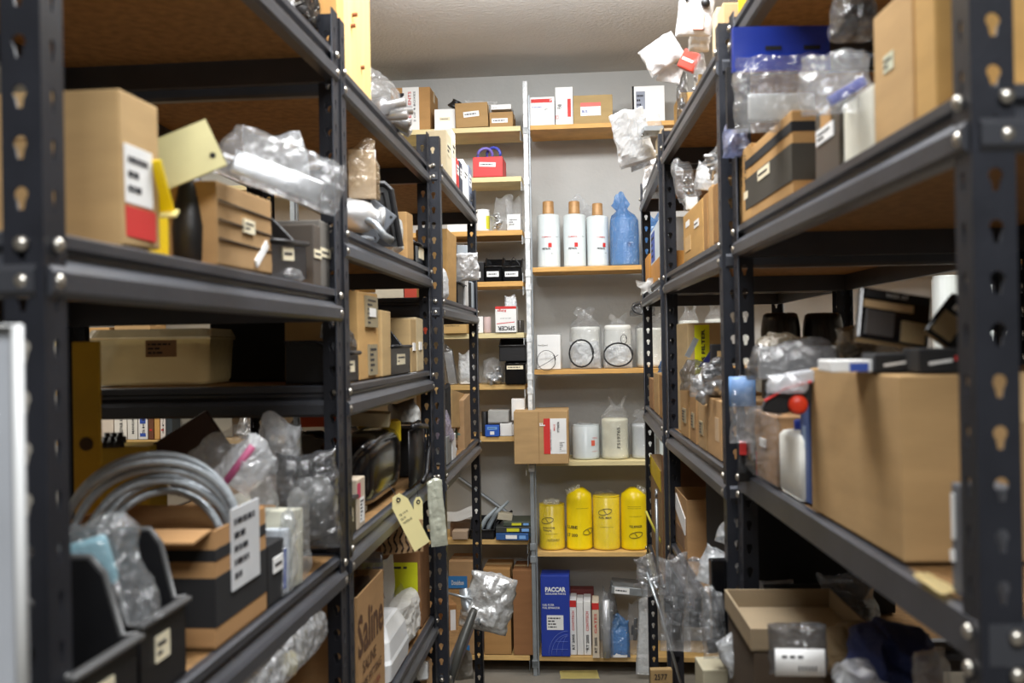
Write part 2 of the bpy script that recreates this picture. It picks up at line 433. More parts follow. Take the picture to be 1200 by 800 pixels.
# ------------------------------------------------------------------ racks
def keyhole(cx, cz, r, slim):
    """a round hole narrowing to a slot below"""
    pts = []
    for k in range(10):
        a = R(-50 + 280 * k / 9); pts.append((cx + r * slim * math.cos(a), cz + r * math.sin(a)))
    pts += [(cx - r * .38 * slim, cz - r * 2.1), (cx + r * .38 * slim, cz - r * 2.1)]
    return pts
def flange_mesh(W, Ht, pitch, r, slim):
    cu = bpy.data.curves.new('f', 'CURVE'); cu.dimensions = '2D'; cu.fill_mode = 'BOTH'; cu.extrude = .0012
    def sp(pts):
        s = cu.splines.new('POLY'); s.points.add(len(pts) - 1)
        for p, q in zip(s.points, pts): p.co = (q[0], q[1], 0, 1)
        s.use_cyclic_u = True
    sp([(0, 0), (W, 0), (W, Ht), (0, Ht)])
    z = .05
    while z < Ht - .02:
        sp(keyhole(W * .52, z, r, slim)); z += pitch
    ob = bpy.data.objects.new('f', cu); C.objects.link(ob)
    dg = bpy.context.evaluated_depsgraph_get(); dg.update()
    me = bpy.data.meshes.new_from_object(ob.evaluated_get(dg)); bpy.data.objects.remove(ob)
    b = bmesh.new(); b.from_mesh(me); bpy.data.meshes.remove(me)
    b.transform(Matrix.Rotation(PI / 2, 4, 'X')); return b     # now x across, z up
PW, PH, PITCH = .041, 2.43, .0508
_fa = flange_mesh(PW, PH, PITCH, .0075, 1.0); _fb = flange_mesh(PW, PH, PITCH, .0075, .55)
def post_mesh(sx, sy):
    """L post with its corner at the origin; flange A along +-y (into the shelf), flange B along +-x (along the row)"""
    q = MB()
    q.add(_fa.copy(), Matrix.Rotation(PI / 2 * sy, 4, 'Z'))
    q.add(_fb.copy(), Matrix.Identity(4) if sx > 0 else Matrix.Rotation(PI, 4, 'Z'))
    q.box(-.002, .002, -.002, .002, 0, PH)
    q.bm.normal_update()
    me = q.mesh('post', STEEL); return me
POSTS = {(sx, sy): post_mesh(sx, sy) for sx in (1, -1) for sy in (1, -1)}
def beam_mesh(L, hgt=.068, plain=False, name='beam'):
    """runs along x from 0 to L, outer face towards -y, top at z=0"""
    if plain: pr = [(0, 0), (-.006, -.003), (-.006, -hgt), (0, -hgt - .002), (.012, -hgt - .002), (.012, 0)]
    else:
        k = hgt / .068
        pr = [(.002, 0), (-.003, -.003 * k), (-.003, -.015 * k), (.005, -.019 * k), (.006, -.025 * k), (-.006, -.036 * k), (-.011, -.042 * k), (-.011, -.062 * k), (-.006, -.068 * k), (.014, -.068 * k), (.014, 0)]
    q = MB(); b = bmesh.new()
    A = [b.verts.new((0, y, z)) for y, z in pr]; B = [b.verts.new((L, y, z)) for y, z in pr]; n = len(pr)
    b.faces.new(A); b.faces.new(list(reversed(B)))
    for i in range(n): b.faces.new((A[i], A[(i + 1) % n], B[(i + 1) % n], B[i]))
    bmesh.ops.recalc_face_normals(b, faces=b.faces); q.add(b)
    return q.mesh(name, BEAM)
RV = MB().lathe([(.008, 0), (.0075, .003), (.005, .0055), (.001, .0065)], 14).mesh('rivet', RIVET, True)
def rack(F, label, levels, depth=.61, plain=(), deckless=(), under=None):
    """levels: heights of the top of each shelf, measured from the floor"""
    sgn = -1 if F.side == 'R' else 1
    M = F.M(0, 0, 0)
    root = bpy.data.objects.new('shelving_unit', None); C.objects.link(root); root.matrix_world = M
    root['label'] = label; root['category'] = 'shelving unit'; root['group'] = 'steel shelving units along the aisle'
    L = F.L
    for a, sx in ((0, sgn), (L * sgn, -sgn)):
        for y, sy in ((0, 1), (depth, -1)):
            part(root, 'post', POSTS[sx, sy], Matrix.Translation((a, y, 0)))
    lo, hi = (0, L) if sgn > 0 else (-L, 0)
    for z in levels:
        pl = z in plain; hg = .044 if pl else .068
        fr = part(root, 'beam', beam_mesh(L - .012, hg, pl), Matrix.Translation((lo + .006, .004, z)))
        bk = part(root, 'beam', beam_mesh(L - .012, hg, pl), Matrix.Translation((hi - .006, depth - .004, z)) @ Matrix.Rotation(PI, 4, 'Z'))
        for x, rz in ((lo, -PI / 2), (hi, PI / 2)):
            sb = part(root, 'side_beam', beam_mesh(depth - .012, hg, pl, 'side_beam'),
                      Matrix.Translation((x + (.004 if x == lo else -.004), depth - .006 if x == lo else .006, z)) @ Matrix.Rotation(rz, 4, 'Z'))
            if (x == lo) == (sgn > 0):
                for zz in (-.015, -.052):
                    for yy in (.02, depth - .032):
                        part(sb, 'rivet', RV, Matrix.Translation((depth - .006 - yy, -.0075, zz)) @ Matrix.Rotation(PI / 2, 4, 'X'))
        for x in (.014, L - .026):
            for zz in (-.015, -.052):
                part(fr, 'rivet', RV, Matrix.Translation((x, -.008, zz)) @ Matrix.Rotation(PI / 2, 4, 'X'))
        q = MB().box(lo + .02, hi - .02, .018, depth - .018, z - .016, z - .002)
        part(root, 'deck', q.mesh('deck', OSB))
    return root
FL1 = Frame((-.465, .99), (-.361, 2.112), 'L')
FL2 = Frame((-.360, 2.142), (-.268, 3.33), 'L')
FL3 = Frame((-.236, 3.365), (-.156, 4.57), 'L')
FR1 = Frame((.457, .98), (.490, 2.18), 'R')
FR2 = Frame((.474, 2.222), (.517, 3.345), 'R')
FR3 = Frame((.512, 3.39), (.590, 4.47), 'R')
E = EYE
ZL1 = dict(A=E + .63, B=E + .124, D=E - .435, E=E - 1.05)
ZL2 = dict(A=E + .612, B=E + .262, C=E - .08, D=E - .42, E=E - .895)
ZL3 = dict(A=E + .626, B=E + .167, D=E - .425, E=E - 1.11)
ZR1 = dict(A=E + .692, B=E + .25, D=E - .28, E=E - .76)
ZR2 = dict(A=E + .664, B=E + .23, D=E - .287, E=E - .67, F=E - 1.2)
ZR3 = dict(A=E + .654, B=E + .228, D=E - .28, E=E - .9)
rack(FL1, 'charcoal steel shelving unit carrying the coil of grey cable', list(ZL1.values()))
rack(FL2, 'charcoal steel shelving unit with the tall pine plank on top and black mirror housings', list(ZL2.values()))
rack(FL3, 'charcoal steel shelving unit with the foil-wrapped pipe hanging off its lowest beam', list(ZL3.values()))
rack(FR1, 'charcoal steel shelving unit carrying the big plain cardboard box', list(ZR1.values()), plain=(ZR1['D'],))
rack(FR2, 'charcoal steel shelving unit with clear bags hanging over its lower shelf', list(ZR2.values()))
rack(FR3, 'charcoal steel shelving unit beside the yellow filters and back shelves', list(ZR3.values()))

# ------------------------------------------------------------------ room
def struct(name, me, M=None):
    o = bpy.data.objects.new(name, me); C.objects.link(o); o['kind'] = 'structure'
    if M is not None: o.matrix_world = M
    return o
FW = Frame((.094, 5.2), (.094 + 1, 5.2 - .09), 'W')       # front edge line of the back shelves, origin at the painted upright
CEIL = 3.22
wallm = mat('painted_block_wall', (186, 186, 183), .85, 0, .06, 3, .25, 30)
sidem = mat('grey_side_wall', (136, 132, 124), .9, 0, .06, 3, .25, 30)
def wmesh(n, a, m): return MB().box(*a).mesh(n, m)
struct('wall_back', wmesh('wall', (-5, 4, 0, .12, 0, CEIL), wallm), FW.M(0, .34, 0))
struct('wall_left', wmesh('wall', (-3.3, -3.18, -3.2, 6, 0, CEIL), sidem))
struct('wall_right', wmesh('wall', (3.0, 3.12, -3.2, 6, 0, CEIL), sidem))
struct('wall_rear', wmesh('wall', (-3.2, 3.1, -3.3, -3.2, 0, CEIL), sidem))
struct('floor', wmesh('floor', (-3.3, 3.1, -3.3, 6.2, -.1, 0), mat('worn_concrete', (124, 119, 110), .8, 0, .2, 4, .2, 30)))
struct('ceiling', wmesh('ceiling', (-3.3, 3.1, -3.3, 6.2, CEIL, CEIL + .1), mat('textured_ceiling', (196, 195, 192), .9, 0, .05, 2, .5, 55)))

# wall shelving
WR = dict(a=E + 1.144, b=E + .402, c=E - .133, d=E - .61, e=E - 1.082, f=E - 1.625)
WL = dict(a=E + 1.144, b=E + .881, c=E + .60, d=E + .333, e=E + .063, f=E - .207, g=E - .479, h=E - 1.017, i=E - 1.622)
ws = bpy.data.objects.new('wall_shelving', None); C.objects.link(ws); ws.matrix_world = FW.M(0, 0, 0)
ws['label'] = 'painted upright with brackets and wooden boards along the back wall'; ws['category'] = 'shelves'
BD = .30
for k, z in WR.items():
    part(ws, 'shelf_board', MB().box(.012, 1.25, 0, BD, z - .024, z, bev=.002).mesh('shelf_board', PLYP if k == 'd' else PLYO if k in 'abc' else PLY))
for k, z in WL.items():
    part(ws, 'shelf_board', MB().box(-2.6, -.03, 0, BD, z - .026, z, bev=.002).mesh('shelf_board', {'c': PLYO, 'd': PLYO, 'a': PLYP, 'b': PLYP, 'e': PLYP}.get(k, PLY)))
UPM = mat('chipped_white_paint', (232, 234, 234), .45, 0, .1, 30, .1, 60, col2=(196, 200, 202))
UPG = mat('grey_painted_steel', (150, 156, 160), .45, .4, .12, 20, .05, 60)
for ux, first in ((0, 1), (-1.25, 0), (1.28, 0)):
    q = MB().box(ux - .014, ux + .010, -.030, -.004, 1.15, E + 1.37, bev=.003)
    part(ws, 'upright', q.mesh('upright', UPM if first else UPG))
    q = MB().box(ux - .011, ux + .010, -.028, -.004, 0, 1.15, bev=.003)
    part(ws, 'upright', q.mesh('upright', UPG))
    q = MB().box(ux + .013, ux + .02, -.012, .018, 0, E + 1.3)
    part(ws, 'upright_rail', q.mesh('upright_rail', UPG))
    for z in list(WR.values()) + list(WL.values()):
        q = MB().box(ux - .016, ux + .013, -.033, -.002, z - .05, z - .015, bev=.002)
        q.prism([(0, z - .028), (.26, z - .028), (.26, z - .036), (0, z - .075)], .003, Matrix.Translation((ux - .03, 0, 0)) @ Matrix.Rotation(PI / 2, 4, 'Z'))
        part(ws, 'bracket', q.mesh('bracket', UPM if z > 1.1 else UPG))
q = MB().tube([(-.62, .31, WL['h'] + .42), (-.1, .31, WL['h'] + .04)], .011, 8)
part(ws, 'brace', q.mesh('brace', UPG))

# ================================================================== BACK WALL SHELVES
def W(xl, xr, yt, lv, i=.02, right=False): return slot(FW, xl, xr, yt, z=lv, i=i)
GREYBOX = (196, 198, 196)
# top board beside the upright
o, D = carton('white box with a red band across its top on the highest board', W(620, 650, 114, WR['a']), .2, m=WCARD, tape=False)
patch(o, D, 'F', .08, .8, .82, .13, REDP, 'red_band'); letter(o, D, 'F', 'P', .82, .83, .08, .08, WCARD, out=.002)
letter(o, D, 'F', 'FILTER ELEMENT', .12, .62, .4, .05, BLUEP); patch(o, D, 'F', .58, .5, .2, .1, WCARD, 'address_field', lines=2)
o, D = carton('tall white box with a vertical red stripe on the highest board', W(651, 671.5, 102, WR['a']), .18, m=WCARD, tape=False)
patch(o, D, 'F', .68, .2, .2, .48, REDP, 'red_stripe'); letter(o, D, 'F', 'FF5488', .36, .42, .12, .24, INK, 90); letter(o, D, 'F', 'FILTER', .2, .15, .1, .22, REDP, 90)
o, D = carton('wide tan cardboard box with a pink-headed label on the highest board', W(672, 718, 112, WR['a']), .2, (188, 158, 104))
patch(o, D, 'F', .18, .28, .52, .46, WCARD, 'label', lines=0); patch(o, D, 'F', .18, .6, .52, .14, mat('pale_red_print', (226, 110, 100), .6), 'label_header', .0012)
letter(o, D, 'F', 'BUS', .22, .38, .14, .1, BLUEP, out=.002)
o, D = carton('white printed pack with a black spine at the end of the highest board', W(741, 779, 101, WR['a']), .12, m=WCARD, tape=False, name='printed_pack', cat='pack')
patch(o, D, 'F', 0, 0, .06, 1, BLACKM, 'spine'); patch(o, D, 'F', .12, .35, .28, .5, mat('grey_print', (140, 146, 160)), 'print_panel', lines=3)
# copper capped filters
COP = mat('copper_cap', (176, 134, 86), .45, .15, .2, 30)
WCAN = mat('white_enamel_can', (208, 216, 217), .28, 0, .03, 5)
for n, (xl, xr, yt, lab) in enumerate(((628.5, 656, 234.5, 'tall white filter with a copper cap beside the painted upright'), (659.5, 686.5, 234.5, 'middle one of the three tall white filters with copper caps'), (687.5, 713.5, 237, 'tall white filter with a copper cap next to the blue bag'))):
    pl = W(xl, xr, yt, WR['b'], .06); o, D = can(lab, pl, WCAN, 'fuel_filter', 'filter', .5, COP, .05, .45, .19, 'tall white filters with copper caps')
    r, h = D[0] / 2, D[2]; a = -.15 if n < 2 else .3
    wraptext(o, r, 'CUMMINS', h * .445, h * .02, a, r * .8, REDP)
    wrappatch(o, r, h * .30, h * .365, a + .15, a + .45, REDP, 'red_square')
    wraptext(o, r, 'PETROL', h * .265, h * .028, a, r * .75, INK, .03)
    wraptext(o, r, '0 L', h * .2, h * .015, a + .5, r * .2, INK); wraptext(o, r, 'MOTOR OIL', h * .45, h * .012, a + 1.0, r * .3, INK)
bag('crumpled clear bag standing behind the copper-capped filters', W(664, 696, 226, WR['b'], .2), .07, CLR, crum=.02)
o, D = canbag('translucent blue bag wrapped round a tall white filter', W(714, 750, 231, WR['b'], .02), .72, WCAN, CLRB, top=.3); wrappatch(o, D[0] * .43, D[2] * .28, D[2] * .34, .2, .5, REDP, 'red_square')
canbag('second translucent blue bag half hidden by the shelving post', W(752, 778, 250, WR['b'], .14), .7, WCAN, CLRB)
# cartridge boxes with cables
CABLE = mat('black_rubber_cable', (22, 22, 24), .45)
def loop(root, cx, cz, rx, rz, n=2, r=.0025, y=-.006, name='cable', m=None, yw=.004):
    q = MB()
    pts = [(cx + (rx - .003 * (k // 20)) * math.cos(2 * PI * k / 20), y + yw * math.sin(k * .9), cz + (rz - .003 * (k // 20)) * math.sin(2 * PI * k / 20)) for k in range(20 * n + 3)]
    q.tube(pts, r, 7); return part(root, name, q.mesh(name, m or CABLE, True))
o, D = carton('bagged white filter carton with a thin cable loop beside the upright', W(629.5, 657, 392.5, WR['c']), .14, m=WCARD, tape=False, name='filter_carton')
part(o, 'bag_film', pouch_mesh(D[0] * 1.18, D[2] * 1.08, D[1] * .6, WRAP, sd(), .006, .4), Matrix.Translation((0, D[1] * .3, 0)))
loop(o, -.012, D[2] * .26, .048, .052, 1, .0016, -.03); letter(o, D, 'F', 'FleetGuard', .04, .68, .4, .04)
q = MB().tube([(-.055, -.032, .01), (0, -.034, .04), (.05, -.03, .075)], .0016, 6); part(o, 'cable_end', q.mesh('cable_end', CABLE, True))
def cablebag(label, pl, cx, rx, rz, innerh=.7, n=2, t=.13):
    o, D = canbag(label, pl, innerh, mat('milky_carton', (236, 236, 230), .5), top=.24)
    q = pouch_mesh(pl[1] * .9, rz * 2, .05, CLRW, sd(), .01, .4); part(o, 'parts_pouch', q, Matrix.Translation((0, -pl[1] * .5, 0)))
    loop(o, cx * pl[1], rz + .008, rx * pl[1], rz, n, .003, -pl[1] * .56 - .03); return o
cablebag('clear bag of a white filter with a double black cable coil', W(666, 706, 364, WR['c'], .05), -.12, .36, .072, .72)
o = cablebag('clear bag of a white filter with a wide black cable arch', W(706, 742.5, 372, WR['c'], .05), 0, .47, .062, .85)
loop(o, .03, .15, .016, .024, 1, .0016, -.085)
canbag('large clear bag of a white canister half hidden behind the perforated post', W(744, 786, 368, WR['c'], .08), .74)
o, D = bag('clear bag with a coiled black hose on top of the canister bag', W(738, 768, 352, WR['c'] + .27, .1), .08, CLRG, crum=.012); loop(o, 0, .04, .05, .03, 2, .004, -.03)
# big box over the upright
o, D = carton('tan cardboard box with a red and white shipping label jutting over the upright', W(602.5, 666, 482, WR['d'], -.13), .3, (200, 160, 106), rot=(0, 0, 1))
q = MB().box(-.002, .0005, -.001, .001, 0, D[2]); part(o, 'corner_seam', MB().box(-D[0] / 2 + D[0] * .455, -D[0] / 2 + D[0] * .462, -.0015, .0002, .002, D[2] - .002).mesh('corner_seam', kraft((168, 128, 82))))
patch(o, D, 'F', .555, .19, .41, .67, WCARD, 'label', .001, label='white shipping label with a red left edge')
patch(o, D, 'F', .548, .19, .12, .67, REDP, 'red_strip', .002); letter(o, D, 'F', 'F', .575, .72, .06, .1, WCARD, 90, .03, .003)
letter(o, D, 'F', 'FT7003A', .84, .6, .2, .045, INK, 90, .02, .003); letter(o, D, 'F', 'FLEETGUARD CANADA', .69, .25, .4, .02, INK, 90, .01, .003)
letter(o, D, 'F', 'MADE', .76, .63, .12, .03, REDP, 90, .01, .003)
patch(o, D, 'F', .83, .25, .12, .18, WCARD, 'barcode', .003, lines=6)
o, D = can('white filter with a red mark standing beside the labelled tan box', W(670, 702.5, 498.5, WR['d'], .04), WCAN, shoulder=.04, neck=.82)
r = D[0] / 2; part(o, 'bag_film', film_lathe(r, D[2] * 1.05, sd(), WRAP, .06))
wrappatch(o, r, D[2] * .4, D[2] * .56, .42, .72, mat('orange_red_print', (226, 84, 50)), 'red_square'); wraptext(o, r, 'PETRO', D[2] * .6, D[2] * .05, .75, .03, REDP); wraptext(o, r, 'FILTER CO', D[2] * .22, D[2] * .03, .75, .035, REDP)
o, D = canbag('clear bag of a cream canister with a hand-written number', W(702.5, 739, 471, WR['d'], .03), .7, mat('cream_can2', (232, 228, 204), .45), top=.25)
me = text_mesh('FS19765', INK, D[2] * .36, .016, .01); part(o, 'lettering', me, Matrix.Translation((D[0] * .16, -D[0] * .49, D[2] * .2)) @ Matrix.Rotation(-PI / 2, 4, 'Y'))
canbag('clear bag of a greyish canister cut off by the perforated post', W(739, 771, 485, WR['d'], .05), .76, mat('pale_grey_can', (206, 210, 212), .4))
o, D = can('white filter with an orange square seen below the middle shelf beam', W(773, 800, 497, WR['d'], .05), WCAN, shoulder=.04, neck=.82)
wrappatch(o, D[0] / 2, D[2] * .5, D[2] * .75, -.1, .5, mat('orange_red_print', (226, 84, 50)), 'red_square'); wraptext(o, D[0] / 2, 'FILTRE', D[2] * .36, D[2] * .05, .2, .05, REDP)
# yellow filters
YEL = mat('yellow_enamel_can', (244, 214, 18), .3, 0, .06, 10)
def yellow(label, pl, kind, tx):
    if kind == 's': o, D = can(label, pl, YEL, 'yellow_filter', shoulder=.03, neck=.85)
    else: o, D = can(label, pl, YEL, 'yellow_filter', shoulder=.2 if kind == 'c' else .03, neck=.34 if kind == 'c' else .85)
    o['group'] = 'yellow filters on the low board'; r, h = D[0] / 2, D[2]
    for kind2, z, a, s in tx:
        if kind2 == 'oval':
            b = MB(); pts = []
            for k in range(24):
                t = 2 * PI * k / 24; aa = a + .5 * math.cos(t); pts.append((math.sin(aa) * (r + .001), -math.cos(aa) * (r + .001), z * h + .015 * math.sin(t) + .006 * math.cos(t)))
            b.tube(pts, .0013, 6, True)
            b.tube([(math.sin(a - .1) * (r + .001), -math.cos(a - .1) * (r + .001), z * h + .009), (math.sin(a + .1) * (r + .001), -math.cos(a + .1) * (r + .001), z * h - .009)], .0013, 6)
            part(o, 'oval_emblem', b.mesh('oval_emblem', INK, True))
        elif kind2 == 'line': wrappatch(o, r, z * h, z * h + .0012, a - .5, a + .5, INK, 'printed_line')
        else: wraptext(o, r, kind2, z * h, h * s, a, r * .95, INK, .015)
    return o, D
o, D = yellow('short yellow filter next to the grey foot of the upright', W(631, 661.5, 592, WR['e'], .03), 's', [('oval', .66, -.35, 0), ('RACOR\nFilters', .42, -.2, .1), ('line', .36, 0, 0), ('line', .2, .1, 0), ('FUEL WATER SEPARATOR', .22, .15, .03)])
part(o, 'bag_film', film_lathe(D[0] / 2, D[2] * 1.06, sd(), WRAP, .06)); part(o, 'bag_tuft', pouch_mesh(.09, .04, .05, CLRW, sd(), .008, .6), Matrix.Translation((0, -D[0] * .1, D[2] * .95)))
o, D = yellow('tall yellow filter with a bagged domed top', W(663, 694, 573, WR['e'], .03), 'c', [('oval', .3, .8, 0), ('LUBE', .35, -.6, .05), ('LT 200', .22, -.6, .05), ('line', .68, .3, 0)])
part(o, 'bag_tuft', pouch_mesh(.09, .05, .05, CLRW, sd(), .012, .6), Matrix.Translation((-.02, -.01, D[2] * .88)) @ Matrix.Rotation(-.4, 4, 'Y'))
o, D = yellow('yellow filter wholly wrapped in wrinkled clear film', W(694.5, 727, 582, WR['e'], .03), 's', [('oval', .72, -.1, 0), ('FUEL MAX', .59, -.1, .04), ('line', .43, 0, 0)])
part(o, 'bag_film', film_lathe(D[0] / 2, D[2] * 1.06, sd(), WRAP, .06, crum=.007))
o, D = yellow('tall yellow filter with a slanted emblem at the far end of the board', W(727.5, 759.5, 573, WR['e'], .03), 'c', [('oval', .25, .1, 0), ('FUEL MANAGER', .37, .1, .04), ('line', .68, 0, 0), ('line', .55, .1, 0), ('line', .71, 0, 0)])
part(o, 'bag_tuft', pouch_mesh(.07, .05, .05, CLRW, sd(), .012, .6), Matrix.Translation((.03, -.01, D[2] * .88)) @ Matrix.Rotation(.3, 4, 'Y'))
# lowest board right
BLU = mat('deep_blue_card', (38, 62, 160), .45, 0, .08, 6)
o, D = carton('tall blue carton with a white parts logo beside the upright', W(634, 667.5, 674, WR['f'], -.01), .14, m=BLU, tape=False)
letter(o, D, 'F', 'PACCAR', .16, .8, .72, .06, WHITE, 0, .05); letter(o, D, 'F', 'GENUINE PARTS', .16, .765, .72, .022, WHITE, 0, .02)
letter(o, D, 'F', 'FUEL FILTER\nFUEL SEPARATOR', .06, .59, .6, .06, WHITE); patch(o, D, 'F', .2, .33, .58, .18, WCARD, 'label', .0012, lines=4)
PB = mat('pale_blue_print', (110, 130, 210)); q = MB()
cx, cz = D[0] * .42, D[2] * .02
for rr in (.085, .1):
    q.tube([(cx - rr * math.cos(t), -.0012, cz + rr * 1.25 * math.sin(t)) for t in [PI / 2 * k / 12 for k in range(13)]], .0012, 5)
for rr in (.03, .06): q.tube([(cx - rr * math.cos(t), -.0012, cz + .1 * math.sin(t)) for t in [PI / 2 * k / 8 for k in range(9)]], .001, 5)
for zz in (.03, .07): q.tube([(cx - math.sqrt(max(0, .0072 - zz * zz * .64)), -.0012, cz + zz), (cx, -.0012, cz + zz)], .001, 5)
part(o, 'globe_emblem', q.mesh('globe_emblem', PB, True))
def thinbox(label, pl, d, m, txt, tm=REDP, topm=None, name='slim_carton', **k):
    o, D = carton(label, pl, d, m=m, tape=False, name=name, soft=.0006, **k)
    if topm: patch(o, D, 'F', 0, .88, 1, .12, topm, 'coloured_end', .001)
    if txt: letter(o, D, 'F', txt, .68, .45, .36, .36, tm, 90, .02); letter(o, D, 'F', 'RT 2005', .7, .1, .28, .4, INK, 90, .03)
    return o, D
thinbox('slim white carton with a red end next to the blue carton', W(668, 675.5, 703, WR['f']), .16, WCARD, 'CONTITECH', topm=REDP)
thinbox('slim plain white carton between two printed ones', W(676, 683.5, 705, WR['f']), .16, WCARD, None)
o, D = thinbox('slim white carton with a barcode and red print on its spine', W(684, 692.5, 704, WR['f']), .16, WCARD, 'CONTITECH')
patch(o, D, 'F', .2, .03, .6, .12, WCARD, 'barcode', .001, lines=5)
thinbox('torn beige slim carton with a red top', W(694, 702, 706, WR['f'], -.03), .16, mat('worn_beige_card', (214, 200, 178), .8), 'GATES', topm=REDP)
carton('dark red box lying behind the slim white cartons', W(668, 696, 690, WR['f'], .19), .08, m=mat('dark_red_card', (110, 50, 46), .7), tape=False)
bag('clear bag of grey rods with a blue base leaning beside the slim cartons', W(702, 719, 694, WR['f'], -.05), .05, CLR, crum=.01, inner=(MB().lathe([(.02, .004), (.02, .3)], 14), mat('silver_grey_tube', (188, 190, 194), .3, .4)), rot=(0, 0, 0))
bag('dark grey bag leaning over the blue wrapped parts', W(716, 732, 680, WR['f'], -.02), .05, CLRG, crum=.01, inner='dark', rot=(0, -7, 0))
bag('blue wrapped part in clear film on the lowest board', W(714, 738, 720, WR['f'], -.04), .06, CLRB, crum=.01, inner='box')
bag('tall narrow clear bag with dark strips on the lowest board', W(731, 747, 698, WR['f'], .02), .04, CLR, crum=.01, inner='dark', rot=(0, 5, 0))
bag('long milky grey bag hanging over the front of the lowest board', slot(FW, 744, 763, 697, yb=791, i=-.07), .025, CLRW, crum=.008, inner='card', pinch=.3, rot=(3, 3, 0))
o, D = carton('flat grey metal tray with a paper tag lying across the bagged parts', slot(FW, 716, 760, 688, yb=697, i=-.03), .2, m=GALV, tape=False, name='metal_tray', cat='tray', rot=(0, 5, 0))
patch(o, D, 'F', .08, .1, .4, .8, PAPER, 'tag', lines=1)
# ---- left of the upright
a = WL['a']
o, D = carton('brown cardboard box with large vertical lettering on the highest board', W(458, 504, 103, a, .03), .26, (196, 146, 86))
patch(o, D, 'F', .3, .0, .42, 1, WCARD, 'label_band'); letter(o, D, 'F', 'EHM', .34, .25, .62, .14, INK, 90, .03, .0015)
letter(o, D, 'F', 'ELEMENTS', .52, .3, .6, .08, REDP, 90, .02, .0015); letter(o, D, 'F', '2 OF 4 BOXES', .63, .2, .7, .05, INK, 90, .01, .0015)
o, D = carton('small white box between the lettered box and the open brown box', W(509, 533.5, 128, a), .2, m=WCARD, tape=False); patch(o, D, 'F', .25, .42, .5, .16, CREAM, 'label', lines=1)
q = MB().lathe([(.05, 0), (.052, .004), (.035, .03), (.03, .05), (.036, .055)], 24)
M_, w_, h_ = W(523, 539, 117, a + .105, .06)
thing('rubber_boot', 'black rubber boot cup tipped on the small white box', 'rubber part', tiltM(M_ @ Matrix.Translation((0, .03, .02)), 0, 25, 0) @ Matrix.Scale(.75, 4), q.mesh('rubber_boot', BLACK, True))
o, D = carton('brown cardboard box holding loose papers on the highest board', W(534, 572, 120.5, a, .0), .2, (186, 146, 92), rot=(0, -1.5, 3)); patch(o, D, 'F', .25, .42, .48, .22, PAPER, 'label', .001, lines=1, rot=4)
M_, w_, h_ = W(545, 580, 113, a + .145, .1); sheet('loose white sheet curling out of the brown box', (M_, .16, .05), rot=(-65, 8, 0), crum=.02)
o, D = carton('little brown box carrying a white one beside the painted upright', W(573.5, 601, 131.5, a), .18, (188, 146, 92)); patch(o, D, 'F', .1, .28, .68, .3, PAPER, 'label', .001, lines=1)
o, D = carton('flat white box stacked on the little brown box', W(575, 599, 122.5, a + .092, .02), .15, m=WCARD, tape=False); letter(o, D, 'F', 'UNITED', .05, .3, .25, .12)
o, D = carton('bright red box with blue rolls of tape in it', W(554, 589, 184, WL['b'], .0), .2, m=mat('red_card', (216, 52, 50), .5, 0, .06, 8), tape=False); patch(o, D, 'F', .22, .5, .55, .22, PAPER, 'label', .001, rot=-3, lines=1)
for xl, xr, lab in ((570, 588, 'blue tape roll standing in the red box'), (559, 576, 'violet tape roll lying in the red box')):
    M_, w_, h_ = W(xl, xr, 174.5, WL['b'] + .08, .05); q = MB(); q.tube([(.04 * math.cos(t), 0, .04 + .04 * math.sin(t)) for t in [2 * PI * k / 24 for k in range(24)]], .008, 8, True)
    thing('tape_roll', lab, 'tape roll', tiltM(M_, 25 if xl < 565 else 8, 0, 20 if xl < 565 else -20), q.mesh('tape_roll', mat('blue_tape', (70, 80, 180) if xl > 565 else (120, 110, 190), .4), True), 'tape rolls in the red box')
c = WL['c']
o, D = can('squat white jar with a yellow label edge on a left board', W(556, 573, 245, c), WHITE, 'jar', 'jar', shoulder=.12, neck=.85); wrappatch(o, D[0] / 2, D[2] * .1, D[2] * .7, .6, 1.5, mat('yellow_label', (220, 214, 60)), 'label')
bag('tall crumpled clear bag of small hardware beside the white jar', W(574, 598, 225, c, .0), .07, CLR, crum=.015, inner='metal', rot=(0, 8, 0))
o, D = carton('small square white container with a printed label next to the crumpled bag', W(594, 610, 251, c, .02), .08, m=WHITE, tape=False, name='square_container', cat='container'); patch(o, D, 'F', .1, .2, .8, .6, PAPER, 'label', lines=3)
bag('clear bag bunched behind the square white container', W(592, 613, 228, c, .09), .07, CLR, crum=.02)
carton('plain white box seen behind the steel post on a left board', W(524, 552, 262, c, .05), .12, m=WCARD, tape=False)
d = WL['d']
for xl, xr, yt, lab in ((568, 588, 301, 'black cartridge with a sloping grey top and white sticker'), (589, 611, 302, 'black cartridge box with a wide white sticker by the upright')):
    o, D = bin_(lab, W(xl, xr, yt, d, .0), .2, BLACKG, .6, 'cartridge', 'cartridge'); patch(o, D, 'F', .12, .18, .7, .22, PAPER, 'sticker', .002, lines=1)
o, D = carton('low black case on the board behind the steel post', W(548, 567, 307, d), .14, m=BLACK, tape=False, name='black_case', cat='case'); patch(o, D, 'F', .2, .2, .6, .3, PAPER, 'sticker', .001)
M_, w_, h_ = W(598, 606, 296, d, .02); thing('wire_bow', 'thin black wire bow over the cartridge box', 'wire', M_ @ Matrix.Translation((0, 0, .06)), MB().tube([(-.03, 0, -.06), (-.03, 0, .02), (0, 0, .065), (.03, 0, .03), (.035, 0, -.06)], .003, 6).mesh('wire_bow', BLACK, True))
carton('pale grey box standing deep on the cartridge board', W(522, 545, 286, d, .1), .12, m=mat('pale_grey_card', (202, 206, 210)), tape=False)
e = WL['e']
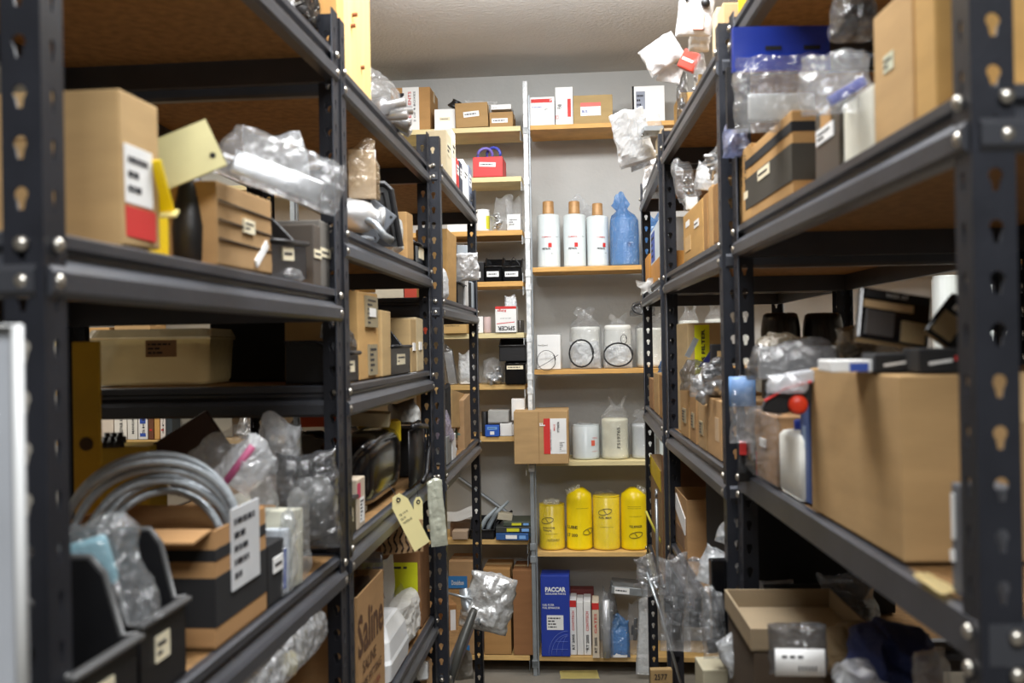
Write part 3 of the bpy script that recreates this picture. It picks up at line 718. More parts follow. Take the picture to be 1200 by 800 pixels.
o, D = carton('flat tan box lying under the shelving beam on a pale board', W(519.5, 547, 378.5, e, -.02), .2, (214, 172, 104), rot=(0, 0, 0)); letter(o, D, 'F', 'Donaldson co', .08, .68, .6, .12)
o, D = carton('slim white carton with black print behind the far post', W(557, 566, 371, e), .14, m=WCARD, tape=False); letter(o, D, 'F', '4 HX', .5, .1, .7, .3, INK, 90)
o, D = can('pinkish label roll standing on the pale board', W(566.5, 575, 371, e, .01), mat('pinkish_card', (196, 172, 168), .7), 'label_roll', 'roll', shoulder=.01, neck=.9)
o, D = carton('white box with red stripes and upside-down black lettering', W(580.5, 605, 359, e, -.01), .12, m=WCARD, tape=False)
patch(o, D, 'F', 0, .9, 1, .1, REDP, 'red_top_band'); letter(o, D, 'F', 'SPICER', .93, .24, .82, .16, INK, 180, .03)
patch(o, D, 'F', .06, .35, .86, .03, REDP, 'red_line', rot=5); letter(o, D, 'F', 'Rings', .52, .9, .42, .12, REDP, 180, .02, .002); letter(o, D, 'F', 'genuine parts', .74, .56, .5, .04, INK, 180)
bag('small clear bag with a hang hole on top of the upside-down lettered box', W(591, 606, 345, e + .135, .02), .03, CLRW, crum=.006, inner='card')
can('little dark glass jar in shade near the upright', W(604, 614, 375, e, .06), mat('smoky_glass', (70, 66, 62), .2), 'jar', 'jar', shoulder=.1, neck=.7)
f = WL['f']
bag('grey foil pouch leaning behind the perforated far post', W(524, 536, 402, f, .02), .03, CLRG, crum=.008, inner='card', rot=(0, -8, 0))
bag('white soft pack on the board behind the perforated post', W(536, 556, 409, f, .0), .08, CLRW, crum=.01, inner='box')
bag('heap of silver fittings in clear film', W(563, 590, 419, f, -.01), .1, CLR, crum=.018, inner='metal', pinch=.8)
bin_('black plastic housing stacked above the black tray by the upright', W(585, 616, 397.5, f + .12, -.03), .2, BLACK, .7, 'plastic_housing', 'housing')
o, D = bin_('black tray bin with a long cream label by the upright', W(592, 616, 422, f, -.02), .22, BLACKG, .85); patch(o, D, 'F', .08, .62, .8, .16, CREAM, 'label', .002, lines=1)
g = WL['g']
can('upright black rubber roll on a left board', W(564, 571.5, 482, g, .02), BLACK, 'rubber_roll', 'roll', shoulder=.03, neck=.8)
o, D = carton('small bright blue box with a white logo panel', W(568.5, 585, 498, g, -.01), .1, m=mat('bright_blue_card', (40, 92, 190), .5), tape=False)
patch(o, D, 'F', .15, .6, .7, .25, mat('light_blue_print', (120, 170, 230)), 'panel', .001, lines=1); patch(o, D, 'F', .35, .15, .3, .3, PAPER, 'emblem', .001)
carton('grey wrapped block resting on the small blue box', W(572, 596, 481, g + .072, .0), .11, m=mat('grey_wrap', (176, 176, 172), .6, 0, .1, 20, .2, 40), tape=False, name='wrapped_block', cat='block', soft=.004)
carton('small white carton beside the blue box', W(586, 600, 496, g, .0), .1, m=WCARD, tape=False, rot=(0, 0, 2))
carton('white cube box standing behind the big tan box', W(599.5, 615, 467, g + .08, .02), .08, m=WCARD, tape=False)
carton('low white box under the white cube box', W(600, 613, 497, g, .02), .1, m=WCARD, tape=False)
h = WL['h']
M_, w_, h_ = W(528, 556, 618, h, .02); sheet('loose white sheets fanned on a low left board', (M_ @ Matrix.Translation((0, .0, .1)), .2, .13), rot=(-75, -12, 10), crum=.015)
carton('crushed brown paper packet behind the perforated post', W(528, 552, 612, h, .08), .12, (150, 118, 92), tape=False, name='paper_packet', cat='packet', soft=.008)
carton('small beige packets lying on a low left board', W(530, 548, 622, h, -.01), .08, (206, 178, 150), tape=False, name='paper_packet', cat='packet')
PHG = mat('grey_handle_plastic', (150, 160, 166), .35)
for k, (xl, yt, tl, lab) in enumerate(((553, 594, 30, 'grey curved plastic handle leaning on the low board'), (562, 586, 42, 'longer grey plastic strip sticking up to the right'), (570, 600, 12, 'dark grey clamp lying against the handles'))):
    M_, w_, h_ = W(xl, xl + 14, yt, h, .03 + .02 * k)
    L = h_ * 1.1; q = MB().tube([(0, 0, 0), (.01, 0, L * .3), (.035, 0, L * .6), (.085 + .01 * k, 0, L * .95)], [.012, .014, .012, .006], 8)
    thing('grab_bar', lab, 'handle', tiltM(M_, 0, tl * .2, 10 * k), q.mesh('grab_bar', PHG if k < 2 else BLACK, True), 'plastic handles on the low board')
o, D = bin_('black clip rack holding the grey handles', W(551, 579, 610, h, .0), .16, BLACK, .5, 'clip_rack', 'rack')
# flat packs
zz = h
for k, (xl, xr, th, col, lab) in enumerate(((581, 619, .035, (52, 92, 150), 'blue flat pack at the bottom of the flat pile'), (581, 623, .03, (60, 62, 60), 'dark flat pack in the middle of the flat pile'), (590, 622, .022, (70, 78, 66), 'flat pack with yellow print topmost of the flat pile'))):
    M_, w_, h_ = W(xl, xr, 600, zz, -.03 + .01 * k)
    o, D = carton(lab, (M_, w_, th), .2, m=mat('printed_pack_%d' % k, col, .4), tape=False, name='flat_pack', cat='pack', group='pile of flat packs', rot=(0, 0, -3 + 3 * k), soft=.001)
    patch(o, D, 'F', .3, .2, .35, .55, PAPER if k == 0 else mat('yellow_print', (214, 210, 40)), 'print_panel', .001); patch(o, D, 'F', .72, .2, .2, .5, mat('light_blue_print', (120, 170, 230)), 'print_panel', .001)
    zz += th + .002
M_, w_, h_ = W(583, 600, 596, zz, .03); carton('cream cardboard wedge on top of the flat pile', (M_, w_, .035), .08, (206, 196, 170), tape=False, rot=(0, 8, 10))
i_ = WL['i']
o, D = carton('tan box with a blue and white number label on the lowest board', W(527, 555.5, 657, i_, .0), .2, (190, 148, 102))
patch(o, D, 'F', -.04, .7, .78, .14, mat('label_blue', (52, 122, 186)), 'blue_label_header', .001); patch(o, D, 'F', -.04, .52, .78, .18, PAPER, 'label', .001)
letter(o, D, 'F', 'Donaldson', .1, .745, .5, .05, WHITE, out=.002); letter(o, D, 'F', '27653', .0, .55, .68, .1, INK, 0, .03, .002); patch(o, D, 'F', .5, .04, .3, .06, mat('label_blue', (52, 122, 186)), 'blue_mark', .001)
o, D = carton('wide plain brown box on the lowest board with a torn corner mark', W(567, 598.5, 666, i_, .0), .24, (186, 136, 78)); patch(o, D, 'F', .68, .88, .2, .03, INK, 'mark', .001, rot=-8)
o, D = carton('tall dull brown box on the lowest board behind the upright', W(601.5, 625, 668, i_, .0), .24, (160, 108, 66))
o, D = carton('narrow box behind the wide brown one', W(577, 601, 664, i_, .25), .04, (150, 104, 60), tape=False)
# boards further along, seen through the left racks
for k, (xl, xr, yt, col, tx, lab) in enumerate(((118, 133, 486, (214, 200, 184), '', 'plain cream binder box at the end of the row'), (134, 148.5, 486, (232, 226, 216), 'REPAIR KIT', 'white binder box with grey text lines'), (149.5, 161, 487, (226, 222, 214), 'MANUAL', 'white binder box with a small black mark'), (162, 173, 487, (228, 224, 220), 'SKF', 'white box with blue blocks on its spine'), (174, 180, 487, (110, 66, 44), '', 'thin brown box with a dark spine'), (181, 187, 487, (206, 158, 90), '', 'thin ochre box in the row'), (188, 194, 487, (224, 214, 206), 'SN', 'thin white box with a red dot'), (195, 202, 487, (52, 60, 66), '', 'thin dark blue box at the end of the row'))):
    o, D = carton(lab + ' behind the steel rack', W(xl, xr, yt - 6, g, .0), .2, m=mat('spine_card', col, .6), tape=False, name='slim_carton', soft=.0005, group='slim boxes on the far board')
    if tx: letter(o, D, 'F', tx, .7, .2, .6, .25, INK, 90, .01)
    if k == 3: patch(o, D, 'F', .2, .55, .6, .2, BLUEP, 'blue_block', .001); patch(o, D, 'F', .2, .1, .6, .12, BLUEP, 'blue_block', .001)
    if k in (6, 4): patch(o, D, 'F', .2, .3, .5, .06, REDP, 'red_mark', .001)
carton('grey sheet metal cover standing beside the slim boxes', W(203, 272, 484, g, .1), .03, m=mat('dull_sheet_metal', (150, 146, 136), .5, .3), tape=False, name='metal_cover', cat='cover')
bag('silver film bag on the far board behind the clear bags', W(274, 296, 486, g, .0), .1, CLR, crum=.02, inner='metal')
for k, (xl, xr, yt, lev, col) in enumerate(((100, 128, 384, 'e', (212, 160, 96)), (134, 176, 376, 'e', (190, 150, 100)))):
    carton(('orange-tan' if k == 0 else 'dull tan') + ' box on the far board above the clear tub', W(xl, xr, yt, WL[lev], .0), .2, col)
carton('dark red carton seen through the gap under the second shelf', W(474, 496, 335, WL['e'], .0), .14, m=mat('brick_red_card', (176, 60, 40), .6), tape=False)
carton('cream carton beside the dark red one in the gap', W(440, 473, 335, WL['e'], .0), .14, m=mat('cream_card', (190, 180, 160), .7), tape=False)
# right continuation of the wall shelves
for k, (xl, xr, yt) in enumerate(((795, 822, 360), (826, 852, 358), (866, 884, 362))):
    o, D = canbag(('first', 'second', 'third')[k] + ' clear bag of a white canister along the board behind the yellow tag box', W(xl, xr, yt, WR['c'], .02), .78)
for k, (xl, xr, yt, lab) in enumerate(((1098, 1132, 322, 'white oil filter with dark text seen behind the blister packs'), (1136, 1156, 344, 'squat white can beside the white oil filter'), (1160, 1192, 330, 'white filter wrapped in film seen past the nearest post'))):
    o, D = can(lab, slot(FW, xl, xr, yt, z=WR['c'], i=.02), WCAN, shoulder=.05, neck=.8)
    for z in (.35, .42, .49, .56): wrappatch(o, D[0] / 2, D[2] * z, D[2] * z + .003, -.6 + .2 * (k != 2), .5, INK, 'printed_line')
    if k == 1: wrappatch(o, D[0] / 2, D[2] * .5, D[2] * .75, -.8, .2, REDP, 'red_square')
ws2 = MB().box(1.31, 2.9, 0, BD, WR['c'] - .024, WR['c']); ws2.box(1.31, 2.9, 0, BD, WR['b'] - .024, WR['b'])
part(ws, 'shelf_board', ws2.mesh('shelf_board', PLYO))

# ================================================================== LEFT RACK, NEAREST BAY
z = ZL1['B']
def S(F, xa, xb, yt, lev, i=.02): return slot(F, xa, xb, yt, z=lev, i=i)
o, D = carton('big worn tan carton with a red and white label at the end of the rack', S(FL1, 143, 186, 104, z, .01), .24, (206, 168, 112), soft=.008, name='worn_carton')
patch(o, D, 'F', .05, .28, .72, .38, WCARD, 'label', .004, lines=3); patch(o, D, 'F', .05, .06, .8, .2, REDP, 'red_label', .004)
YM = mat('yellow_coated_metal', (250, 214, 10), .32, 0, .05, 8)
M_, w_, h_ = S(FL1, 186, 238, 188, z, .0)
q = MB(); q.box(-w_ / 2, w_ * .36, .03, .036, 0, h_ * .55, bev=.001); q.box(-w_ / 2, -w_ / 2 + .004, 0, .16, 0, h_, bev=.001); q.box(-w_ / 2, w_ * .36, .03, .16, 0, .004)
o = thing('metal_bracket', 'bright yellow folded metal bracket with a pale front edge', 'bracket', M_, q.mesh('metal_bracket', YM))
q = MB().box(-.0, .07, 0, .11, 0, .004, bev=.001); part(o, 'sloping_plate', q.mesh('sloping_plate', YM), Matrix.Translation((-w_ * .5, -.015, h_ * 1.0)) @ Euler((R(-4), R(58), 0)).to_matrix().to_4x4())
part(o, 'pale_edge', MB().box(0, .004, -.004, .11, -.008, .008).mesh('pale_edge', mat('pale_yellow_primer', (240, 226, 150), .4)), Matrix.Translation((-w_ * .5 + .037, -.015, h_ * 1.0 - .06)) @ Euler((R(-4), R(58), 0)).to_matrix().to_4x4())
M_, w_, h_ = free(192, 268, 146, 208, 1.42, .2)
q = MB().box(-w_ / 2, w_ / 2, 0, .004, 0, h_, bev=.001); q.tube([(w_ * .32, -.001, h_ * .3), (w_ * .32, .006, h_ * .3)], .004, 10)
o = thing('metal_plate', 'olive grey metal plate with a drilled hole propped behind the yellow bracket', 'plate', tiltM(M_, -8, -24, 0), q.mesh('metal_plate', mat('olive_metal', (166, 158, 112), .35, .4, .2, 6)))
part(o, 'hole', MB().tube([(w_ * .36, -.0012, h_ * .28), (w_ * .36, .0, h_ * .28)], .0045, 12).mesh('hole', BLACKM))
M_, w_, h_ = S(FL1, 240, 252, 196, z, .03); thing('rubber_roller', 'black rubber roller beside the yellow bracket', 'roller', M_ @ Matrix.Translation((0, .03, 0)), MB().lathe([(.02, 0), (.026, .008), (.028, h_ * .4), (.02, h_ * .8), (.012, h_)], 20).mesh('rubber_roller', BLACK, True))
o, D = carton('string-bound bundle of brown corrugated cartons', S(FL1, 257, 319, 208, z, .01), .26, (186, 146, 96), tape=False, soft=.005, name='bound_bundle', cat='bundle')
for v in (.3, .52, .74): patch(o, D, 'F', 0, v, 1, .012, INK, 'string', .003)
patch(o, D, 'F', .42, .46, .2, .17, CREAM, 'label', .004, lines=2); patch(o, D, 'F', .62, .2, .28, .1, PAPER, 'torn_tape', .004, rot=35)
o, D = bin_('tall black caliper housing with a cream sticker', S(FL1, 325, 366, 240, z, .0), .16, BLACK, .55, 'plastic_housing', 'housing', rot=(0, -4, 0)); patch(o, D, 'F', .3, .28, .3, .2, CREAM, 'sticker', .003, lines=1)
for k, (xa, xb, yt, lab) in enumerate(((368, 376, 262, 'narrow dark packet strapped with a cream band'), (377, 388, 258, 'narrow grey packet beside the strapped one'))):
    o, D = carton(lab, S(FL1, xa, xb, yt, z, .02), .2, m=mat('grey_brown_wrap', (92, 84, 76) if k == 0 else (120, 116, 110), .5), tape=False, name='narrow_packet', cat='packet'); patch(o, D, 'F', 0, .45, 1, .14, CREAM, 'band', .002, lines=1)
M_, w_, h_ = free(268, 398, 150, 262, 1.6, .25)
bag('long clear bag of silver strips lying across the bundle and housing', (M_ @ Matrix.Translation((-.02, -.1, .04)), w_ * 1.1, .085), .06, CLR, rot=(-6, 20, 0), crum=.02, inner=(MB().box(-.07, .07, -.006, .006, .01, .045, bev=.004), SILVER), pinch=.3)
bag('peaked clear bag standing up behind the silver strips', free(282, 362, 147, 215, 1.9, .2), .05, CLRW, crum=.012, rot=(0, 4, 0))
bag('small crumpled clear film under the black housing', S(FL1, 343, 362, 312, z, -.005), .03, CLR, crum=.008, name='plastic_film', cat='film')
# lower shelf of the nearest bay
z = ZL1['D']
BX = (196, 146, 92)
pl = S(FL1, 254, 314, 622, z, .01)
o, D = open_carton('open black-banded cardboard box holding the grey cable coil', pl, .27, BX, (None, 100, None, 96), fl=.3)
patch(o, D, 'F', -.0, .74, 1, .1, BLACKM, 'black_band', .0008); patch(o, D, 'F', 0, .18, 1, .42, BLACKM, 'black_panel', .0008)
patch(o, D, 'L', 0, .74, 1, .1, BLACKM, 'black_band', .0008); patch(o, D, 'L', 0, .18, 1, .42, BLACKM, 'black_panel', .0008)
patch(o, D, 'F', .28, .4, .55, .72, mat('printed_grey_sheet', (206, 208, 210), .6), 'packing_slip', .003, lines=5)
M_, w_, h_ = pl
CAB = mat('grey_braided_cable', (176, 184, 190), .35, .35, .12, 60, .25, 200)
q = MB(); rn = random.Random(4)
Mc, wc, hc = free(90, 274, 530, 700, 1.56, .36); Mc.translation.z = ZL1['D'] + .012
for j in range(9):
    sx = wc * .5 * (1 - .075 * (j % 5)) / .95; sz = .128 * (1 - .06 * (j % 5)) + .004 * rn.uniform(-1, 1); y0 = .011 * (j - 4); cx = rn.uniform(-.006, .006) + .004 * (j % 5)
    q.tube([(cx + sx * math.cos(2 * PI * k / 48), y0 + .008 * math.sin(3 * k / 48 * 2 * PI + j), sz + .004 + sz * math.sin(2 * PI * k / 48)) for k in range(48)], .0062, 10, True)
coil = thing('cable_coil', 'coil of grey braided cable standing in the black-banded box', 'cable', Mc, q.mesh('cable_coil', CAB, True))
def blackbin(label, pl, d, lab=True):
    M, w, h = pl; q = MB()
    def rr(w0, h0, r, n=5):
        P = [(-w0, 0)]; 
        for cx, a0 in ((-w0 + r, PI), (w0 - r, PI / 2)):
            for k in range(n + 1): a = a0 - k * PI / 2 / n; P.append((cx + r * math.cos(a), h0 - r + r * math.sin(a)))
        P.append((w0, 0)); return P
    rot = Matrix.Rotation(PI / 2, 4, 'Z')
    side = [(0, 0), (0, h * .52), (d * .1, h * .52), (d * .2, h * .9), (d * .28, h), (d, h), (d, 0)]
    for x in (-w / 2 + .005, w / 2): q.prism(side, .005, Matrix.Translation((x, 0, 0)) @ rot)
    q.box(-w / 2, w / 2, 0, .005, 0, h * .52, bev=.002); q.box(-w / 2, w / 2, 0, d, 0, .005); q.prism(rr(w / 2, h, .02), .005, Matrix.Translation((0, d - .005, 0)))
    o = thing('storage_bin', label, 'bin', M, q.mesh('storage_bin', BLACK), 'black hopper bins on the low shelf')
    r = MB(); r.box(-w / 2 - .006, w / 2 + .006, -.008, .006, h * .5, h * .54, bev=.003)
    for x in (-w / 2 - .002, w / 2 + .002): r.tube([(x, -.0, h * .53), (x, d * .1, h * .53), (x, d * .2, h * .91), (x, d * .28, h * 1.005), (x, d, h * 1.005)], .0045, 8)
    part(o, 'rim', r.mesh('rim', mat('scuffed_black_rim', (84, 84, 84), .4), True))
    if lab: patch(o, (w, d, h), 'F', .3, .22, .3, .17, CREAM, 'label', .002, lines=2, seed=sd())
    return o, (w, d, h)
blackbin('black hopper bin with a cream label next to the cable box', S(FL1, 176, 228, 645, z, .0), .17)
blackbin('black hopper bin closest to the end post of the rack', S(FL1, 84, 162, 690, z, -.005), .2)
bag('clear bag with pale blue contents spilling between the two black bins', free(78, 190, 606, 748, 1.19, .3), .05, CLR, rot=(4, -14, 0), crum=.02, inner=(MB().box(-.03, .02, -.012, .012, .06, .12, bev=.006), mat('pale_blue_plastic', (150, 200, 215), .4)), pinch=.4)
bag('large clear bag with a pink strip and white slip beside the cable coil', free(236, 330, 500, 640, 1.78, .2), .10, CLR, crum=.025, rot=(0, -12, 0), inner=(MB().box(-.045, .03, -.02, -.017, .01, .09), mat('cream_slip', (226, 222, 204), .7)), pinch=.8)
bag('clear bag with a magenta printed strip leaning on the coil', free(238, 292, 502, 570, 1.66, .1), .04, CLRW, crum=.014, rot=(0, 38, 0), inner=(MB().box(-.012, .0, -.024, -.022, .0, .08), mat('magenta_print', (190, 90, 130), .5)))
bag('rounded smoky bag bulging over the shelf edge by the rack post', free(318, 396, 528, 650, 1.93, .1), .12, CLRG, crum=.02, inner=(MB().lathe([(.02, 0), (.045, .02), (.05, .08), (.03, .12)], 20, Matrix.Translation((.01, 0, .02))), mat('grey_translucent_cup', (150, 150, 146), .3)), pinch=.5)
bag('tall pale clear bag rising behind the smoky bag', free(288, 342, 482, 600, 2.0, .1), .07, CLRW, crum=.014, rot=(0, 4, 0))
o, D = carton('short black carton with a small white sticker at the shelf edge', S(FL1, 316, 338, 640, z, .01), .12, m=BLACKM, tape=False); patch(o, D, 'F', .25, .5, .5, .25, PAPER, 'sticker', .002, lines=1)
for k, (xa, xb, yt, lab) in enumerate(((339, 347, 622, 'thin glossy leaflet pack with a blue edge'), (349, 362, 600, 'thin cream leaflet pack leaning by the post'))):
    o, D = carton(lab, S(FL1, xa, xb, yt, z, .0), .09, m=mat('leaflet_card', (206, 214, 222) if k == 0 else (222, 220, 200), .35), tape=False, name='leaflet_pack', cat='leaflets', rot=(0, 4, 0)); patch(o, D, 'F', .1, .1, .3, .6, BLUEP if k == 0 else CREAM, 'print_panel', .001)
    part(o, 'bag_film', pouch_mesh(D[0] * 1.5, D[2] * 1.3, .03, CLR, sd(), .01, .5))
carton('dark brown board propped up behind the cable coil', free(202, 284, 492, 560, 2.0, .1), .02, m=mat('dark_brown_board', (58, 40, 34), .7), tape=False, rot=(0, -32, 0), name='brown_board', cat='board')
# yellow upright flat bar
M_, w_, h_ = free(86, 117, 400, 640, 1.75)
q = MB().box(-w_ / 2, w_ / 2, 0, .012, 0, h_, bev=.002); o = thing('yellow_board', 'upright mustard yellow board with a dark knot behind the end post', 'board', M_, q.mesh('yellow_board', mat('mustard_board', (196, 158, 20), .6, 0, .2, 6)))
part(o, 'knot', MB().tube([(0, -.002, h_ * .5), (0, .002, h_ * .5)], .012, 16).mesh('knot', mat('dark_knot', (70, 50, 20), .7)))
carton('flat mustard yellow box lying behind the coil', free(118, 176, 523, 640, 1.95), .1, m=mat('mustard_card', (190, 160, 50), .7), tape=False)
M_, w_, h_ = free(120, 142, 514, 524, 1.95); q = MB()
for k in range(6): q.lathe([(.012, 0), (.012, .012), (.006, .012), (.006, .02)], 10, Matrix.Translation(((k % 3 - 1) * .013, .01 * (k // 3), .008 * (k // 3))))
thing('black_knob_cluster', 'ribbed black rubber grommet on the mustard box', 'grommet', M_, q.mesh('black_knob_cluster', BLACK, True))
# pale framed panel at the very edge
M_, w_, h_ = free(-70, 24, 382, 900, .78, 0)
q = MB().box(-w_ / 2, w_ / 2, .004, .012, 0, h_); o = thing('framed_panel', 'pale grey panel with a white rounded rim standing in front of the rack end', 'panel', M_, q.mesh('framed_panel', mat('pale_grey_glass', (170, 174, 180), .25)))
q = MB().tube([(-w_ / 2, 0, 0), (-w_ / 2, 0, h_), (w_ / 2, 0, h_), (w_ / 2, 0, 0)], .0045, 8); part(o, 'rim', q.mesh('rim', WHITE, True))
part(o, 'foot', MB().box(-w_ / 2, w_ / 2, -.02, .06, M_.translation.z * -1 + 0, .0, bev=.002).mesh('foot', mat('pale_grey_base', (180, 182, 186), .5)))
# under the low shelf
z = ZL2['E']
for k, (xl, xr, yt, yb, lab) in enumerate(((312, 392, 736, 766, 'grey ribbed cassette box lowest bay beside the post'), (306, 392, 768, 790, 'white flat carton under the ribbed cassette box'))):
    M_, w_, h_ = free(xl, xr, yt, yb, 2.35); M_.translation.z = z + (.065 if k == 0 else .0)
    o, D = carton(lab, (M_, w_, .06), .16, m=mat('pale_carton', (196, 196, 192) if k else (150, 150, 148), .5), tape=False, name='flat_carton')
    if k == 0:
        for u in range(9): patch(o, D, 'F', .08 + .1 * u, .2, .03, .6, BLACKM, 'rib', .001)
bag('flat zip bag with a cream rubber part low beside the post', slot(FL1, 300, 398, 788, yb=850, i=-.02), .05, CLRW, crum=.01, inner=(MB().lathe([(.012, 0), (.016, .01), (.016, .03), (.01, .04)], 14), mat('cream_rubber', (226, 218, 170), .5)))
z = ZL1['E']
open_carton('open brown box on the lowest visible shelf behind the low beam', S(FL1, 250, 330, 900, z, .06), .3, (140, 90, 50), (100, 100, 100, 100))

# ================================================================== LEFT RACK, MIDDLE BAY
z = ZL2['A']
PINE = mat('pine_plank', (236, 196, 128), .55, 0, .14, 5, .04, 40, stretch=(6, 6, .6))
M_, w_, h_ = S(FL2, 408, 438, -150, z, .0)
q = MB().box(-w_ / 2, w_ / 2, 0, .14, 0, .55, bev=.002); o = thing('pine_plank', 'thick pale pine timber standing upright with bolts in its face', 'timber', M_, q.mesh('pine_plank', PINE))
for x, zz2, l in ((-.2, .16, .012), (.1, .06, .008), (-.25, .13, .01)):
    part(o, 'bolt', MB().tube([(w_ * x, .002, zz2), (w_ * x, -l, zz2)], .005, 10).mesh('bolt', mat('rusty_bolt', (130, 80, 50), .6, .4)))
part(o, 'board_face', MB().box(-w_ / 2 - .06, -w_ / 2 - .001, .0, .14, 0, .5, bev=.002).mesh('board_face', mat('orange_pine', (224, 170, 100), .6, 0, .2, 5, stretch=(6, 6, .6))))
M_, w_, h_ = S(FL2, 404, 408, -60, z, .06); 
o, D = bag('rolled black and clear film standing beside the pine timber', slot(FL1, 352, 383, -60, z=ZL1['A'], i=.02), .07, BLACKG, crum=.006, pinch=0, name='film_roll', cat='roll')
bag('white paper-backed clear pack lying at the top shelf edge', slot(FL1, 322, 352, -40, z=ZL1['A'], i=.02), .05, CLR, crum=.01, inner='card')
bag('clear bag stuffed with grey metal parts slumped over the top beam', (lambda q: (q[0], .38, .13))(slot(FL2, 445, 490, 118, z=ZL2['A'], i=-.02)), .13, CLR, crum=.02, inner='metal', pinch=.7)
bag('tan clear-wrapped part on the top shelf beside the pine timber', slot(FL2, 441, 462, 106, z=z, i=.06), .08, clear('amber_plastic', (206, 180, 140), .65), crum=.012)
z = ZL2['B']
# tube with bracket
M_, w_, h_ = free(404, 469, 218, 292, 2.62, .15); M_.translation.z = z + .003
q = MB(); rim = [(-w_ / 2, 0), (-w_ / 2, h_), (w_ * .22, h_), (w_ * .34, h_ * .9), (w_ / 2, .0)]
q.prism(rim, .006, Matrix.Translation((0, .004, 0))); q.tube([(x, 0, zz2) for x, zz2 in rim], .008, 8)
q.tube([(-w_ * .4, 0, h_ * .86), (w_ * .2, 0, h_ * .86), (w_ * .38, 0, h_ * .1)], .004, 6)
thing('radiator_shroud', 'black plastic surround panel standing behind the silver cylinder', 'panel', M_, q.mesh('radiator_shroud', BLACK))
Mp, wp, hp = free(414, 458, 228, 286, 2.52, .15)
q = MB().box(-.045, .045, 0, .005, -.045, .045, bev=.002)
plate = thing('mounting_plate', 'grey square mounting plate with corner holes tilted like a diamond', 'plate', tiltM(Mp @ Matrix.Translation((0, 0, hp * .5)), 0, 38, 0), q.mesh('mounting_plate', mat('dull_grey_metal', (104, 108, 114), .4, .5)))
for x in (-.034, .034):
    for zz2 in (-.034, .034): part(plate, 'bolt_hole', MB().tube([(x, -.001, zz2), (x, .001, zz2)], .004, 10).mesh('bolt_hole', BLACKM))
Mc2, wc2, hc2 = free(398, 438, 234, 272, 2.44, .35)
q = MB().lathe([(.008, -.07), (.03, -.064), (.039, -.05), (.04, .01), (.036, .03), (.026, .04), (.024, .05), (.032, .054), (.032, .064), (.01, .064)], 28, Matrix.Rotation(PI / 2, 4, 'Y'))
o = thing('air_chamber', 'silver cylinder with a bent steel outlet pipe on its side', 'cylinder', tiltM(Mc2 @ Matrix.Translation((.0, 0, hc2 * .5)), 0, 8, 0), q.mesh('air_chamber', mat('cast_silver', (190, 190, 190), .38, .6, .15, 12, .1, 50), True))
part(o, 'outlet_pipe', MB().tube([(.02, -.03, -.01), (.04, -.045, -.02), (.062, -.05, -.045), (.085, -.04, -.052)], .010, 10).mesh('outlet_pipe', GALV, True))
bag('white wrapped fitting at the shelf edge under the silver cylinder', S(FL2, 432, 444, 284, z, -.01), .03, CLRW, crum=.008, name='wrapped_fitting', cat='fitting')
bag('milky bag opening out beside the black frame', S(FL2, 450, 462, 222, z, .16), .07, CLRW, crum=.015, rot=(0, 10, 0))
bag('clear amber bag hanging down behind the rack post', free(404, 446, 158, 232, 2.45, .2), .06, clear('amber_plastic', (206, 180, 140), .65), crum=.018, inner='card')
for k, (xa, xb, yt, lab) in enumerate(((463, 471, 248, 'grey bubble-film packet standing first in the row'), (472, 480, 252, 'white film packet standing second in the row'))):
    bag(lab, S(FL2, xa, xb, yt, z, .0), .1, mat('bubble_film', (206, 208, 206), .3, .1, .1, 20, .6, 60), crum=.005, pinch=.1, name='film_packet', cat='packet')
carton('narrow tan carton squeezed beside the film packets', S(FL2, 482, 489, 247, z, .0), .12, (206, 160, 100), tape=False, rot=(0, -2, 0))
o, D = bin_('black slanted bin with a cream label near the rack joint', S(FL2, 491, 505, 262, z, .0), .16, BLACKG, .5); patch(o, D, 'F', .3, .15, .4, .3, CREAM, 'label', .002)
bag('black cloth bag bunched at the rack joint above the beam', S(FL2, 492, 504, 240, z, .15), .12, BLACKM, crum=.01, name='cloth_bag')
z = ZL2['C']
o, D = carton('tall battered tan box with grey printed panels', S(FL2, 420, 444, 340, z, .02), .18, (210, 164, 98), soft=.006)
patch(o, D, 'F', .3, .6, .55, .36, mat('grey_panel_print', (150, 138, 110), .7), 'printed_panel', .006, lines=6); patch(o, D, 'F', .4, .04, .4, .36, mat('grey_panel_print', (150, 138, 110), .7), 'printed_panel', .006, lines=5)
patch(o, D, 'F', .42, .72, .3, .1, PAPER, 'sticker', .008)
bin_('small black bin with a cream label in front of the battered box', S(FL2, 409, 426, 400, z, -.0), .13, BLACK, .72, lab=1)
bag('grey film bag poking out of the small black bin', S(FL2, 405, 430, 375, z + .07, .0), .06, CLRG, crum=.014, rot=(0, 20, 0))
carton('slim light tan carton beside the battered box', S(FL2, 449, 459, 363, z, .01), .18, (206, 172, 116), tape=False)
bin_('black bin with a square cream label in the middle of the shelf', S(FL2, 463, 485, 372, z, .0), .2, BLACK, .5, lab=1)
for k, (xa, xb, yt, lab) in enumerate(((486, 492.5, 373, 'narrow tan carton with printed edge'), (493, 500, 372, 'narrow pale carton with a window sticker'))):
    o, D = carton(lab + ' beside the rack joint', S(FL2, xa, xb, yt, z, .0), .18, (200, 166, 112) if k == 0 else (218, 196, 150), tape=False, soft=.003); patch(o, D, 'F', .3, .4, .4, .15, PAPER, 'sticker', .003)
sheet('flat white slip lying at the shelf edge', (FL2.M(.85, .0, z + .002), .09, .05), rot=(-88, 0, 0), crum=.003, t=.001)
